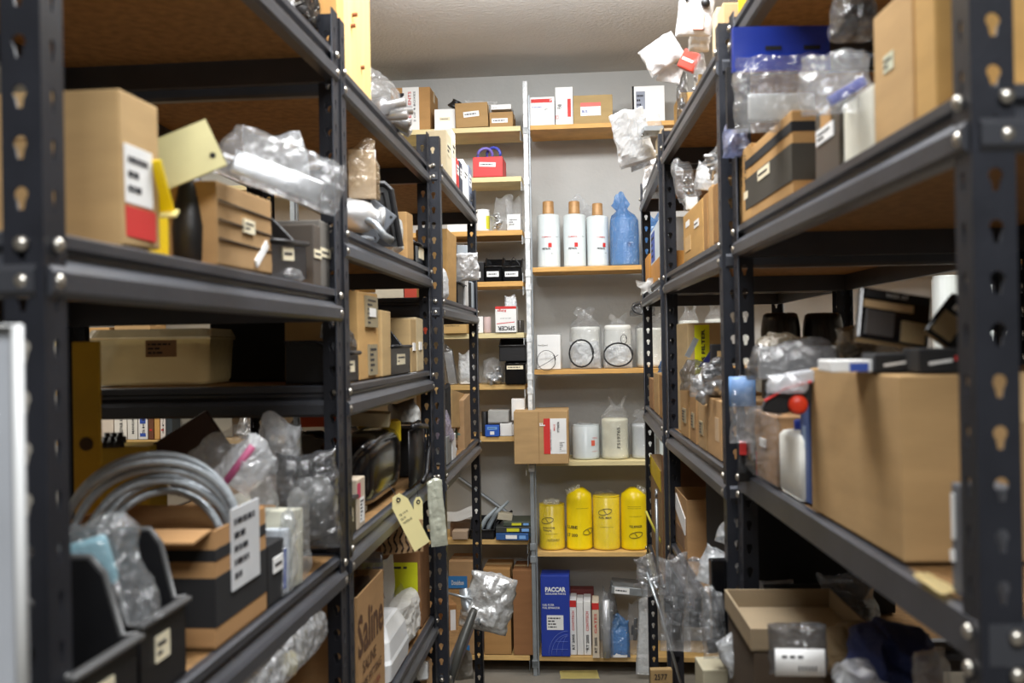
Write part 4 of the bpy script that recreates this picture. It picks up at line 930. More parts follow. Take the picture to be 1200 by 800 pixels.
# tub at the rear
Mt, wt, ht = free(100, 243, 384, 450, 2.28); Mt.translation.z = z + .002
q = MB(); b = bmesh.new()
def rrect(w0, d0, r, n=5): return [(sx * (w0 - r) + r * math.cos(a0 + k * PI / 2 / n), sy * (d0 - r) + r * math.sin(a0 + k * PI / 2 / n)) for sx, sy, a0 in ((1, 1, 0), (-1, 1, PI / 2), (-1, -1, PI), (1, -1, 3 * PI / 2)) for k in range(n + 1)]
rings = []
for s, zz2 in ((.92, .0), (.96, .01), (1, ht * .8), (1.03, ht * .8), (1.03, ht * .84)):
    rings.append([b.verts.new((x, y + .12, zz2)) for x, y in rrect(wt / 2 * s, .12 * s, .03)])
b.faces.new(rings[0])
for A, B in zip(rings, rings[1:]):
    for k in range(len(A)): b.faces.new((A[k], A[(k + 1) % len(A)], B[(k + 1) % len(A)], B[k]))
q.add(b); tub = thing('plastic_tub', 'translucent plastic tub with a lid behind the nearest shelving post', 'tub', Mt, q.mesh('plastic_tub', clear('cloudy_tub', (240, 226, 186), .3, .1, .3), True))
q = MB(); b = bmesh.new(); A = [b.verts.new((x, y + .12, ht * .85)) for x, y in rrect(wt / 2 * 1.04, .125, .03)]; B = [b.verts.new((x, y + .12, ht)) for x, y in rrect(wt / 2 * .98, .115, .03)]
for k in range(len(A)): b.faces.new((A[k], A[(k + 1) % len(A)], B[(k + 1) % len(A)], B[k]))
b.faces.new(B); q.add(b); part(tub, 'lid', q.mesh('lid', clear('cloudy_lid', (210, 200, 170), .2, .1, .3)))
patch(tub, (wt, .24, ht), 'F', .5, .5, .25, .3, mat('tan_label', (170, 130, 90)), 'label', .004, lines=3)
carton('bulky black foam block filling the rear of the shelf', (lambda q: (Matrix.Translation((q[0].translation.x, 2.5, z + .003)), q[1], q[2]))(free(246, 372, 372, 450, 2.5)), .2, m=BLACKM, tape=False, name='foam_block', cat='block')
z = ZL2['D']
# mirror housings
def housing(label, pl, d, m):
    M, w, h = pl; b = bmesh.new(); n = 28; rings = []
    for y, s in ((-.012, .3), (-.008, .6), (.0, .8), (.012, .92), (.03, .985), (d * .5, 1), (d, .98)):
        R_ = []
        for k in range(n):
            t = 2 * PI * k / n; cx = abs(math.cos(t)) ** .55 * (1 if math.cos(t) > 0 else -1); sy = abs(math.sin(t)) ** .5 * (1 if math.sin(t) > 0 else -1)
            zz = sy * h / 2 * s; xx = cx * w / 2 * s + zz * .12
            R_.append(b.verts.new((xx, y, zz + h / 2)))
        rings.append(R_)
    b.faces.new(list(reversed(rings[0])))
    for A, B in zip(rings, rings[1:]):
        for k in range(n): b.faces.new((A[k], B[k], B[(k + 1) % n], A[(k + 1) % n]))
    b.faces.new(rings[-1]); bmesh.ops.recalc_face_normals(b, faces=b.faces)
    q = MB().add(b); o = thing('mirror_housing', label, 'mirror housing', M, q.mesh('mirror_housing', m, True), 'black mirror housings')
    part(o, 'edge_trim', MB().tube([((abs(math.cos(t)) ** .55 * (1 if math.cos(t) > 0 else -1)) * w * .49 + (abs(math.sin(t)) ** .5 * (1 if math.sin(t) > 0 else -1)) * h * .06, d * .55, h / 2 + h / 2 * 1.0 * abs(math.sin(t)) ** .5 * (1 if math.sin(t) > 0 else -1)) for t in [2 * PI * k / 32 for k in range(32)]], .003, 6, True).mesh('edge_trim', mat('worn_trim', (120, 112, 98), .4, .3), True))
    return o
housing('large glossy black mirror housing lying against the post', S(FL2, 427, 474, 514, z, .035), .12, BLACKG)
housing('second black mirror housing nested behind the glossy one', S(FL2, 436, 480, 506, z, .18), .08, BLACKG)
bin_('black mesh tray standing behind the mirror housings', S(FL2, 412, 470, 500, z, .32), .12, BLACK, .9, 'deep_tray', 'tray')
o, D = bin_('black bin with a cream label low beside the post', slot(FL2, 411, 423, 560, z=z, i=.0), .1, BLACK, .6, lab=1)
o, D = carton('white and tan printed carton with a pink corner', S(FL2, 425, 434, 562, z, .0), .03, m=mat('printed_tan_card', (206, 190, 168), .6), tape=False); patch(o, D, 'F', 0, .62, .4, .3, mat('pink_print', (206, 70, 100)), 'pink_corner', .001); patch(o, D, 'F', .3, .1, .5, .5, PAPER, 'text_panel', .001, lines=6)
q = MB().box(-.012, .012, 0, .01, 0, .09, bev=.002); M_, w_, h_ = S(FL2, 424, 434, 538, z, .05); thing('steel_clip', 'grey steel clip sticking up behind the printed carton', 'clip', M_, q.mesh('steel_clip', GALV))
q = MB(); M_, w_, h_ = S(FL2, 484, 503, 500, z, -.01)
q.tube([(-w_ * .5, 0, h_ * 1.0), (-w_ * .1, 0, h_ * .97), (w_ * .35, 0, h_ * .9), (w_ * .5, 0, h_ * .55), (w_ * .3, 0, h_ * .1), (w_ * .05, 0, 0.005)], .008, 8); q.box(-w_ * .5, w_ * .4, .01, .014, .01, h_ * .93)
thing('curved_bumper', 'black curved fender strip bending down at the rack joint', 'fender strip', M_, q.mesh('curved_bumper', BLACK, True))
YC = mat('yellow_card', (222, 190, 20), .5)
o, D = carton('black and yellow carton half hidden behind the fender strip', S(FL2, 488, 498, 498, z, .06), .08, m=BLACKM, tape=False); patch(o, D, 'F', 0, .72, 1, .2, YC, 'yellow_band', .002); letter(o, D, 'F', 'CAT', .1, .2, .7, .3, YC, 0, .03, .003)
bag('big grey sack heaped under the shelf beam', free(462, 500, 470, 500, 3.0, .3), .2, mat('grey_sack', (150, 150, 146), .6, 0, .15, 20, .5, 40), crum=.015, name='grey_sack', cat='sack')
carton('yellow carton deep on the shelf under the beam', free(420, 470, 494, 518, 2.9, .2), .1, m=YC, tape=False)
carton('flat orange and white box lying across the top of the rear items', free(352, 412, 486, 500, 2.75, .1), .15, m=mat('orange_red_card', (216, 92, 50), .6), tape=False)
carton('cream open folder lying beside the orange flat box', free(410, 456, 484, 500, 2.7, .1), .12, (206, 190, 150), tape=False, rot=(0, 4, 0))
bag('tall smoky bag standing at the far end of the nearest shelf', free(330, 352, 486, 560, 2.15), .05, CLRG, crum=.01, inner='card')
# tags
TAG = mat('manila_tag', (232, 220, 160), .7, 0, .06, 5)
def tag_(label, pl, w, h, ry=0, txt=None, string=.03):
    M = tiltM(pl, 0, ry, 0); P = [(-w / 2, -h), (w / 2, -h), (w / 2, -w * .5), (w * .22, 0), (-w * .22, 0), (-w / 2, -w * .5)]
    o = thing('hanging_tag', label, 'tag', M, MB().prism(P, .001).mesh('hanging_tag', TAG), 'manila tags hanging from the beam')
    part(o, 'string', MB().tube([(0, 0, -.012), (.0, .004, string * .6), (0, .02, string)], .0012, 5).mesh('string', INK))
    part(o, 'eyelet', MB().tube([(.005 * math.cos(t), -.001, -.014 + .005 * math.sin(t)) for t in [2 * PI * k / 12 for k in range(12)]], .0015, 5, True).mesh('eyelet', INK, True))
    if txt:
        for k, s in enumerate(txt): part(o, 'lettering', text_mesh(s, INK, w * (.55 if len(s) > 4 else .3), w * .13), Matrix.Translation((-w * .35, -.0008, -h * .35 - k * w * .24)))
    return o
m0, _, _ = free(462, 466, 578, 580, 2.62, 0); tag_('cream manila tag with handwriting swinging to one side', m0 @ Matrix.Rotation(.5, 4, 'Z'), .05, .16, -27, ['78 14 R', 'BLW', 'WFB18'])
m0, _, _ = free(489, 491, 580, 582, 2.9, 0); tag_('small manila tag hanging straight with a dark slot', m0 @ Matrix.Rotation(.5, 4, 'Z'), .028, .11, 0)
m0, _, _ = free(506, 524, 560, 640, 3.12, .2); o, D = bag('long grey-green zip bag dangling from the beam at the rack joint', (m0, .052, .215), .012, mat('grey_green_film', (186, 188, 170), .3, .1, .1, 12, .5, 30), crum=.005, pinch=.3, rot=(0, -4, 0))
# lowest visible shelf of the middle bay
z = ZL2['E']
def S2(xa, xb, yt, i=.02): return slot(FL2, xa, xb, yt, z=z, i=i)
o, D = open_carton('open tan box with large brown sideways lettering', S2(421, 452, 700, .01), .26, (196, 150, 98), (None, None, None, None)); LB = mat('brown_print', (92, 62, 42), .7)
letter(o, D, 'F', 'Saline', .0, .56, .95, .3, LB, 0, .02); letter(o, D, 'F', 'SALINE', .15, .42, .5, .09, LB); letter(o, D, 'F', 'PIPE FITTING', .1, .3, .75, .07, LB); letter(o, D, 'F', 'MADE IN USA', .05, .2, .75, .06, mat('red_brown_print', (140, 60, 50)))
wbp = S2(463, 486, 738, .0)
b = bmesh.new(); M_, w_, h_ = wbp; rings = []
for s, zz2 in ((.9, 0), (.97, .006), (1, h_ * .35), (.96, h_ * .42), (.9, h_ * .72), (.7, h_ * .98), (.6, h_)):
    rings.append([b.verts.new((x, y + .08, zz2)) for x, y in rrect(w_ / 2 * s, .08 * s, .02)])
b.faces.new(rings[0]); b.faces.new(rings[-1])
for A, B in zip(rings, rings[1:]):
    for k in range(len(A)): b.faces.new((A[k], A[(k + 1) % len(A)], B[(k + 1) % len(A)], B[k]))
o = thing('plastic_container', 'white moulded plastic container with a blue label', 'container', M_, MB().add(b).mesh('plastic_container', WHITE, False)); patch(o, (w_, .16, h_), 'L', .2, .42, .45, .14, BLUEP, 'label', -.003)
sheet('tall white sheet standing behind the plastic container', S2(447, 462, 660, .09), crum=.01, t=.002)
bag('clear zip bag with a black hose end in front of the brown box', S2(470, 488, 690, .06), .05, CLR, crum=.01, inner=(MB().tube([(-.03, 0, .1), (-.01, 0, .09), (.01, 0, .03)], .006, 8), BLACK))
bag('padded white pack crumpled at the shelf edge', S2(483, 502, 713, -.0), .08, mat('white_padded_film', (214, 212, 206), .4, 0, .1, 14, .5, 40), crum=.01, pinch=.2, name='padded_pack', cat='pack')
o, D = carton('large brown carton with a bright yellow notice label', S2(494, 514, 645, .02), .38, (150, 104, 64), soft=.004)
patch(o, D, 'L', .5, .25, .47, .6, mat('lime_yellow_label', (216, 220, 20), .6), 'yellow_notice', .003, lines=8); patch(o, D, 'L', .35, .88, .4, .015, INK, 'stamp', .003)
q = MB().box(-.06, .06, 0, .01, 0, .09); M_, w_, h_ = free(452, 492, 612, 648, 2.8, .4); o = thing('corrugated_insert', 'corrugated card insert with wavy dark flutes under the beam', 'insert', M_, q.mesh('corrugated_insert', kraft((176, 138, 96))))
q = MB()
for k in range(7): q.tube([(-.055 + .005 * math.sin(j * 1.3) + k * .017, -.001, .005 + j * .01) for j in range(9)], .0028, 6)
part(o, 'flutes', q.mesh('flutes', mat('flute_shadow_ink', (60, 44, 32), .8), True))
bag('smoky clear film draped between the middle bay shelves', free(412, 452, 640, 705, 2.55, .3), .04, CLRG, crum=.014)

# ================================================================== LEFT RACK, FARTHEST BAY
z = ZL3['A']
for k, (xa, xb, yt, m, lab) in enumerate(((521, 527, 150, mat('cream_crackle', (228, 214, 180), .7), 'cream lined card pack'), (528, 532, 148, WCARD, 'tall white card pack'), (533, 536, 182, REDP, 'thin red carton'), (537, 540, 186, mat('navy_card', (50, 56, 76), .5), 'thin navy carton'), (541, 547, 184, WCARD, 'white carton with a blue corner'), (548, 553, 192, mat('grey_blue_card', (120, 134, 160), .4), 'grey-blue packet'))):
    o, D = carton(lab + ' upright on the top shelf of the far bay', slot(FL3, xa + 2, xb + 2, yt + 2, z=z, i=.015), .07, m=m, tape=False, name='upright_packet', cat='packet', group='packets on the far top shelf', soft=.002)
    patch(o, D, 'F', .15, .5, .7, .3, PAPER if k > 1 else CREAM, 'sticker', .001, lines=2)
bag('dark film bag at the end of the far top shelf', slot(FL3, 553, 557, 208, z=z, i=.0), .08, CLRG, crum=.01)
bag('clear bag with silver contents on the far top shelf', slot(FL3, 536, 546, 178, z=z, i=.12), .07, CLR, crum=.012, inner='metal')
z = ZL3['B']
o, D = carton('tall ragged tan carton at the front of the far bay shelf', slot(FL3, 525, 535, 268, z=z, i=.02), .12, (208, 160, 92), soft=.005)
bag('brown and grey foil bag behind the ragged carton', slot(FL3, 519, 524, 255, z=z, i=.15), .08, CLRG, crum=.014, inner='dark')
bag('white film envelope in front of the ragged carton', slot(FL3, 524, 528, 312, z=z, i=.01), .04, BUB, crum=.005, name='film_envelope', cat='envelope')
M_, w_, h_ = free(535, 563, 297, 330, 4.05, .25); bag('folded silver-white padded envelope drooping over the packets', (M_, w_, h_), .05, BUB, crum=.012, pinch=.1, rot=(12, -4, 0), name='padded_envelope', cat='envelope')
bin_('small dark grid basket under the padded envelope', slot(FL3, 536.5, 545, 328, z=z, i=.02), .14, BLACK, .9, 'grid_basket', 'basket')
for k, (xa, xb, yt, lab) in enumerate(((546, 549.5, 326, 'white narrow box'), (551, 553, 330, 'black narrow box'), (554, 557, 330, 'pale narrow box'))):
    carton(lab + ' at the end of the far bay shelf', slot(FL3, xa, xb, yt, z=z, i=.01), .14, m=(WCARD, BLACKM, mat('pale_blue_card', (190, 200, 208), .5))[k], tape=False, name='narrow_box', soft=.001)
carton('light blue flat box deep in the far bay', free(535, 548, 287, 297, 4.25, .2), .12, m=mat('pale_blue_card', (190, 200, 208), .5), tape=False)
z = ZL3['D']
bag('dark slab with a white price sticker leaning at the far bay', slot(FL3, 524, 531, 453, z=z + .07, i=.03), .04, BLACKM, crum=.004, pinch=0, name='dark_slab', cat='slab', rot=(0, -6, 0))
o, D = carton('open-topped tan carton wedged high on the far bay shelf', slot(FL3, 530, 545, 462, z=z + .09, i=.03), .14, (202, 162, 104), rot=(0, 5, 0), soft=.004)
carton('tall thin tan carton leaning by the far post', slot(FL3, 548, 555, 466, z=z, i=.0), .03, (196, 156, 110), rot=(0, -4, 0), tape=False)
bag('violet-tinted clear bag of cards in the far bay', slot(FL3, 524, 534, 482, z=z + .05, i=.01), .05, clear('violet_plastic', (200, 190, 214), .3), crum=.01, inner='card')
o, D = carton('grey box standing at the front of the far bay low shelf', slot(FL3, 525, 530, 512, z=z, i=.01), .08, m=mat('mid_grey_card', (130, 132, 130), .6), tape=False)
carton('white slotted rack beside the grey box', slot(FL3, 531, 535, 510, z=z, i=.01), .08, m=WHITE, tape=False, name='slotted_block', cat='block')
q = MB().lathe([(.012, 0), (.028, .008), (.03, .03), (.02, .045), (.01, .05)], 20); M_, w_, h_ = slot(FL3, 535, 543, 524, z=z, i=.0); thing('lamp_fitting', 'round white lamp fitting resting at the shelf edge', 'lamp fitting', tiltM(M_ @ Matrix.Translation((0, .03, .0)), 0, 10, 0), q.mesh('lamp_fitting', mat('ribbed_white', (220, 224, 226), .3), True))
q = MB().lathe([(.01, -.05), (.018, -.04), (.018, .03), (.01, .05)], 16, Matrix.Rotation(PI / 2, 4, 'Y')); M_, w_, h_ = slot(FL3, 535, 552, 505, z=z + .05, i=.02); thing('green_hose_end', 'grey-green plastic hose end lying above the lamp fitting', 'hose', tiltM(M_ @ Matrix.Translation((0, .02, .02)), 0, -18, 0), q.mesh('green_hose_end', mat('grey_green_plastic', (108, 140, 132), .4), True))
bag('wrinkled clear bag propped on the hose end', slot(FL3, 543, 552, 492, z=z, i=.04), .06, CLR, crum=.012)
z = ZL3['E']
# foil wrapped pipe hanging
M_, w_, h_ = free(531, 592, 673, 739, 3.75, 0)
o = thing('foil_bundle', 'crumpled foil bundle sticking out past the far post', 'foil bundle', tiltM(M_ @ Matrix.Translation((.01, 0, 0)), 0, 14, 0), pouch_mesh(w_ * .92, h_ * 1.05, .1, FOIL, 77, .028, .2, 0, 22, 22, name='foil_wrap', flat=False))
part(o, 'pipe_end', MB().tube([(-.1, 0, .14), (-.075, -.02, .08), (-.035, -.03, .05), (-.012, -.035, .045)], [.022, .022, .021, .02], 18).mesh('pipe_end', GALV, True))
part(o, 'pipe_mouth', MB().tube([(-.0135, -.035, .0455), (-.009, -.036, .0443)], .016, 16).mesh('pipe_mouth', BLACKM))
M_, w_, h_ = free(516, 552, 694, 702, 3.7, 0); thing('steel_rod', 'thin grey steel rod lying out to the foil bundle', 'rod', M_, MB().tube([(-.06, .05, .02), (.06, 0, .0)], .005, 8).mesh('steel_rod', GALV, True))
q = MB().tube([(.0, 0, 0), (.04, .05, .12), (.08, .1, .215), (.085, .11, .225)], [.013, .016, .015, .012], 12); M_, w_, h_ = free(524, 530, 790, 800, 3.45, 0); thing('grey_tube', 'dark grey tube propped diagonally below the foil bundle', 'tube', M_, q.mesh('grey_tube', mat('dark_grey_tube', (84, 84, 80), .4, .3), True))
o, D = carton('brown carton with a white slip low in the far bay', free(520, 536, 708, 770, 3.9, .3), .12, (178, 124, 72), tape=False); patch(o, D, 'F', .5, .1, .4, .8, PAPER, 'slip', .002)
bag('rolled grey sheet bag under the lowest board', free(528, 556, 765, 800, 4.35, .1), .1, mat('grey_sheet_plastic', (150, 146, 138), .5, 0, .1, 10, .3, 20), crum=.014)
bag('clear film pack in front at the foot of the far bay', free(490, 506, 775, 800, 3.1, .3), .08, CLR, crum=.01, inner='card')
carton('tan box low at the foot of the far bay', free(500, 507, 772, 806, 3.25, .4), .08, (180, 140, 96), tape=False)

# ================================================================== RIGHT RACK, NEAREST BAY
z = ZR1['B']
def SR(F, xa, xb, yt, lev, i=.015): return slot(F, xa, xb, yt, z=lev, i=i)
o, D = carton('tall tan carton with a small sticker on the upper shelf', SR(FR1, 1070, 1024, -22, z), .16, (214, 170, 110)); patch(o, D, 'F', .28, .5, .26, .13, mat('pale_green_sticker', (214, 216, 190)), 'sticker', .001, lines=2)
carton('ochre carton standing next to the tall tan one', SR(FR1, 1097, 1073, -40, z), .14, (222, 172, 96), tape=False)
bag('silver film bag bunched next to the end post', SR(FR1, 1118, 1100, 30, z, .04), .05, CLR, crum=.012, inner='metal')
o, D = carton('white plastic bottle box with a blue ribbon above', SR(FR1, 1024, 989, 97, z), .07, m=mat('cream_white_plastic', (232, 230, 214), .35), tape=False, name='white_bottle', cat='bottle', soft=.002)
bag('clear bag with a white sheet and blue ribbon over the white bottle', free(942, 1022, 52, 128, 1.36, -.2), .06, CLR, crum=.02, rot=(0, 0, 0), inner=(MB().box(-.0, .055, -.012, .0, .012, .026, Matrix.Rotation(-.5, 4, 'Y'), bev=.003), mat('royal_blue_film', (44, 62, 170), .4)), pinch=.6)
o, D = carton('dark wrapped carton with a white label beside the white bottle', SR(FR1, 984, 955, 112, z), .08, m=mat('smoke_wrapped_card', (70, 62, 52), .3), tape=False, name='wrapped_carton'); patch(o, D, 'F', .1, .5, .7, .22, PAPER, 'label', .002, lines=2); patch(o, D, 'F', .3, .72, .4, .2, kraft((200, 150, 90)), 'tan_panel', .002)
o, D = carton('tan box with broad black printed bands on the upper shelf', SR(FR1, 927, 872, 128, z, .01), .16, (200, 152, 92))
for f_ in 'FR':
    patch(o, D, f_, 0, .74, 1, .12, BLACKM, 'black_band', .001); patch(o, D, f_, 0, .16, 1, .44, mat('faded_black_print', (62, 58, 50), .7), 'black_panel', .001)
patch(o, D, 'F', .32, .44, .26, .14, CREAM, 'sticker', .002, lines=1)
o, D = carton('plain tan box with rotated stencilled text beside the banded box', SR(FR1, 870, 852, 176, z, .01), .2, (206, 158, 94), tape=False); letter(o, D, 'F', '35 XE 08', .3, .5, .4, .12, INK, 90, .02); letter(o, D, 'F', '41 6L 21', .62, .5, .4, .12, INK, 90, .02); patch(o, D, 'F', .4, .3, .35, .1, CREAM, 'sticker', .001)
M_, w_, h_ = free(864, 980, 62, 150, 1.78, 0)
o, D = bag('clear hanging bag with a glossy blue header card on the upper shelf', (M_, w_, h_ * 1.05), .07, CLR, crum=.014, inner=(MB().box(-.06, .06, -.01, .01, .02, .07, bev=.005), mat('pale_cardlet', (206, 208, 206), .4)), pinch=.2)
part(o, 'header_card', wob(MB().box(-w_ / 2, w_ / 2, -.008, .004, h_ * .82, h_ * 1.42), .002, 9, 1, 4).mesh('header_card', mat('glossy_blue_card', (40, 66, 176), .2, coat=.5)), label='glossy blue header card')
for x in (-.03, .04): part(o, 'hang_slot', MB().box(x, x + .03, -.0095, -.0085, h_ * 1.1, h_ * 1.16, bev=.0003).mesh('hang_slot', BLACKM))
bag('smoky dark bag lying on the top shelf near the tall tan carton', free(985, 1040, -30, 36, 1.5, 0), .1, CLRG, crum=.014, inner='dark')
bag('blue-grey crumpled bag wedged behind the stencilled box', free(850, 882, 135, 182, 2.12, 0), .06, clear('blue_grey_film', (160, 170, 205), .35), crum=.014)
M_, w_, h_ = free(852, 878, 78, 150, 2.05); thing('black_arch_panel', 'black arched plastic panel behind the blue header card', 'panel', M_, MB().prism([(-w_ / 2, 0), (w_ / 2, 0), (w_ / 2, h_ * .5), (w_ * .3, h_ * .85), (0, h_), (-w_ / 2, h_)], .01).mesh('black_arch_panel', BLACK))
z = ZR1['D']
o, D = carton('big plain tan cardboard box on the middle shelf', SR(FR1, 1054, 949, 440, z, .01), .31, (196, 156, 102), soft=.003); BIGTOP = z + D[2]
o, D = carton('slate grey narrow box with a torn white edge in front of the big box', SR(FR1, 1131, 1107, 572, z, .005), .05, m=mat('slate_grey_card', (98, 100, 106), .5), tape=False); patch(o, D, 'F', .1, .5, .12, .4, PAPER, 'torn_edge', .002, rot=1); patch(o, D, 'F', .02, .3, .18, .1, PAPER, 'torn_edge', .002, rot=8)
M_, w_, h_ = SR(FR1, 1110, 1060, 668, z, -.005); sheet('yellowed strip of tape lying along the shelf edge', (M_ @ Matrix.Translation((0, .0, .003)), .09, .02), mat('old_tape', (226, 206, 150), .4), rot=(-80, 0, 0), crum=.004, t=.001, name='tape_strip', cat='tape')
o, D = carton('narrow slate blue box against the big tan box', SR(FR1, 948, 938, 462, z, .02), .2, m=mat('slate_blue_card', (70, 90, 140), .5), tape=False); patch(o, D, 'F', .3, .5, .4, .2, mat('muted_sky', (140, 160, 190)), 'printed_panel', .001)
pl = SR(FR1, 937, 911, 506, z, .01); M_, w_, h_ = pl
q = MB(); b = bmesh.new(); rings = []
for s, zz2 in ((.9, 0), (1, .006), (1, h_ * .86), (.85, h_ * .93), (.45, h_ * .97)):
    rings.append([b.verts.new((x, y + .03, zz2)) for x, y in rrect(w_ / 2 * s, .03 * s, .012)])
b.faces.new(rings[0]); b.faces.new(rings[-1])
for A, B in zip(rings, rings[1:]):
    for k in range(len(A)): b.faces.new((A[k], A[(k + 1) % len(A)], B[(k + 1) % len(A)], B[k]))
o = thing('white_bottle', 'white plastic bottle with a blue cap beside the big box', 'bottle', M_, MB().add(b).mesh('white_bottle', mat('white_hdpe', (236, 236, 228), .35), True))
part(o, 'cap', MB().lathe([(.016, 0), (.016, .018), (.013, .02)], 20, Matrix.Translation((-w_ * .1, .03, h_ * .95))).mesh('cap', mat('blue_cap', (44, 74, 190), .35), True), label='blue screw cap')
o, D = carton('creased brown carton wrapped in film behind the white bottle', SR(FR1, 909, 882, 488, z, .01), .18, (176, 132, 88), soft=.005, name='creased_carton'); patch(o, D, 'F', .35, .5, .25, .12, PAPER, 'sticker', .004)
part(o, 'bag_film', pouch_mesh(D[0] * 1.1, D[2] * 1.1, .05, CLR, sd(), .01, .3))
carton('tan carton standing behind the white bottle', SR(FR1, 936, 911, 470, z, .09), .1, (190, 146, 92), tape=False)
# grey tool with red knob
M_, w_, h_ = free(893, 950, 446, 486, 1.62, -.15)
q = MB().prism([(-w_ / 2, h_ * .1), (-w_ * .1, h_ * .0), (w_ / 2, h_ * .35), (w_ / 2, h_ * .9), (w_ * .1, h_ * 1.05), (-w_ * .35, h_ * .6)], .04, bev=.003)
o = thing('hand_tool', 'black and white hand tool with an orange-red knob on the cartons', 'tool', M_, q.mesh('hand_tool', BLACK))
part(o, 'knob', MB().lathe([(.014, 0), (.016, .006), (.012, .012), (.004, .013)], 20, Matrix.Translation((w_ * .22, 0, h_ * .3)) @ Matrix.Rotation(PI / 2, 4, 'X')).mesh('knob', mat('orange_red_plastic', (226, 62, 34), .35), True), label='orange-red round knob')
part(o, 'grey_shell', MB().prism([(-w_ * .3, h_ * .6), (w_ * .6, h_ * .95), (w_ * .75, h_ * 1.35), (w_ * .0, h_ * 1.2)], .045, Matrix.Translation((0, -.003, 0)), bev=.003).mesh('grey_shell', mat('pale_grey_plastic', (206, 208, 212), .35)))
part(o, 'red_stripe', MB().tube([(-w_ * .45, -.004, h_ * .42), (w_ * .0, -.005, h_ * .78), (w_ * .5, -.004, h_ * .97)], .0022, 6).mesh('red_stripe', REDP))
bag('sky blue card in a clear bag hanging at the rack joint', free(856, 886, 440, 520, 2.0, -.1), .03, CLR, crum=.01, inner=(MB().box(-.026, .026, -.006, .0, .075, .135), mat('sky_blue_card', (106, 146, 196), .5)), pinch=.1)
# the heap on and behind the big box
zt = BIGTOP + .004
def heap(label, xl, xr, yt, yb, Y, t=.06, m=None, rot=(0, 0, 0), **k): return bag(label, free(xl, xr, yt, yb, Y, k.pop('rz', -.1)), t, m or CLR, rot=rot, **k)
M_, w_, h_ = free(1004, 1086, 338, 402, 1.42, -.1)
o, D = carton('black blister pack with a tan window tilted on the big box', (M_, w_, h_), .02, m=BLACKG, tape=False, rot=(-15, 10, 0), name='blister_pack', cat='blister pack'); patch(o, D, 'F', .06, .82, .9, .14, BLACKM, 'header', .002); letter(o, D, 'F', 'NGK-07', .36, .85, .3, .08, WHITE, out=.003)
patch(o, D, 'F', .1, .1, .4, .48, mat('dim_window', (74, 70, 68), .2), 'window', .002); patch(o, D, 'F', .05, .62, .7, .14, kraft((206, 168, 118)), 'tan_strip', .002); patch(o, D, 'F', .6, .05, .34, .4, mat('khaki_print', (160, 140, 104), .4), 'print_panel', .002)
M_, w_, h_ = free(1078, 1130, 345, 402, 1.34, -.3)
o, D = carton('second black blister pack standing on its corner by the post', (M_, w_, h_), .02, m=BLACKG, tape=False, rot=(-10, 38, 0), name='blister_pack', cat='blister pack'); patch(o, D, 'F', .1, .1, .5, .5, mat('khaki_print', (160, 140, 104), .4), 'print_panel', .002); patch(o, D, 'F', .2, .7, .3, .1, WCARD, 'white_bar', .002)
for xl, xr, yt, yb, Y, lab in ((1026, 1076, 418, 440, 1.3, 'flat black pack with silver script on the big box'), (1078, 1132, 412, 441, 1.24, 'flat black pack with a red dot at the big box end')):
    M_, w_, h_ = free(xl, xr, yt, yb, Y, -.1); M_.translation.z = zt
    o, D = carton(lab, (M_, w_, h_), .07, m=BLACKM, tape=False, name='flat_pack', cat='pack', rot=(0, 0, 0)); patch(o, D, 'F', .2, .4, .5, .12, PAPER, 'silver_script', .001, rot=8); patch(o, D, 'F', .74, .5, .06, .2, REDP, 'red_dot', .001)
M_, w_, h_ = free(974, 1028, 426, 440, 1.32, -.1); M_.translation.z = zt; o, D = carton('white flat pack with a blue picture on the big box', (M_, w_, h_), .08, m=WCARD, tape=False, name='flat_pack', cat='pack'); patch(o, D, 'F', .4, .1, .4, .7, BLUEP, 'picture', .001)
heap('brown smoky bag slumped behind the big box', 985, 1075, 372, 440, 1.75, .12, clear('brown_smoke', (150, 138, 118), .4), inner='dark', crum=.02)
heap('wide clear bag with a white stirrer spread over the cartons', 882, 1000, 396, 446, 1.72, .12, CLRG, crum=.025, inner='card')
heap('pale crumpled bag in front of the black canisters', 886, 960, 388, 430, 1.95, .1, clear('beige_plastic', (190, 180, 160), .35), crum=.02)
heap('white-edged clear pouch lying toward the big box', 902, 952, 436, 462, 1.6, .06, CLRW, crum=.01, inner='card')
# black canisters
for xl, xr, lab in ((892, 938, 'dark metal canister next to the shelf post'), (941, 988, 'dark metal canister closer to the grey frame')):
    M_, w_, h_ = free(xl, xr, 367, 450, 2.45); 
    o, D = can(lab + ' behind the clear bags', (M_, w_, h_ * 1.6), mat('dark_brushed_metal', (66, 62, 58), .3, .7, .25, 40, stretch=(6, 6, .5)), 'canister', 'canister', shoulder=.12, neck=.7, group='dark metal canisters')
    M_.translation.z = ZR2['D']; h2 = zat(xl, 367, 2.45) - ZR2['D']; o.matrix_world = Matrix.Translation((M_.translation.x, 2.45, ZR2['D'])); 
    for v in o.data.vertices: v.co.z *= h2 / (h_ * 1.6)
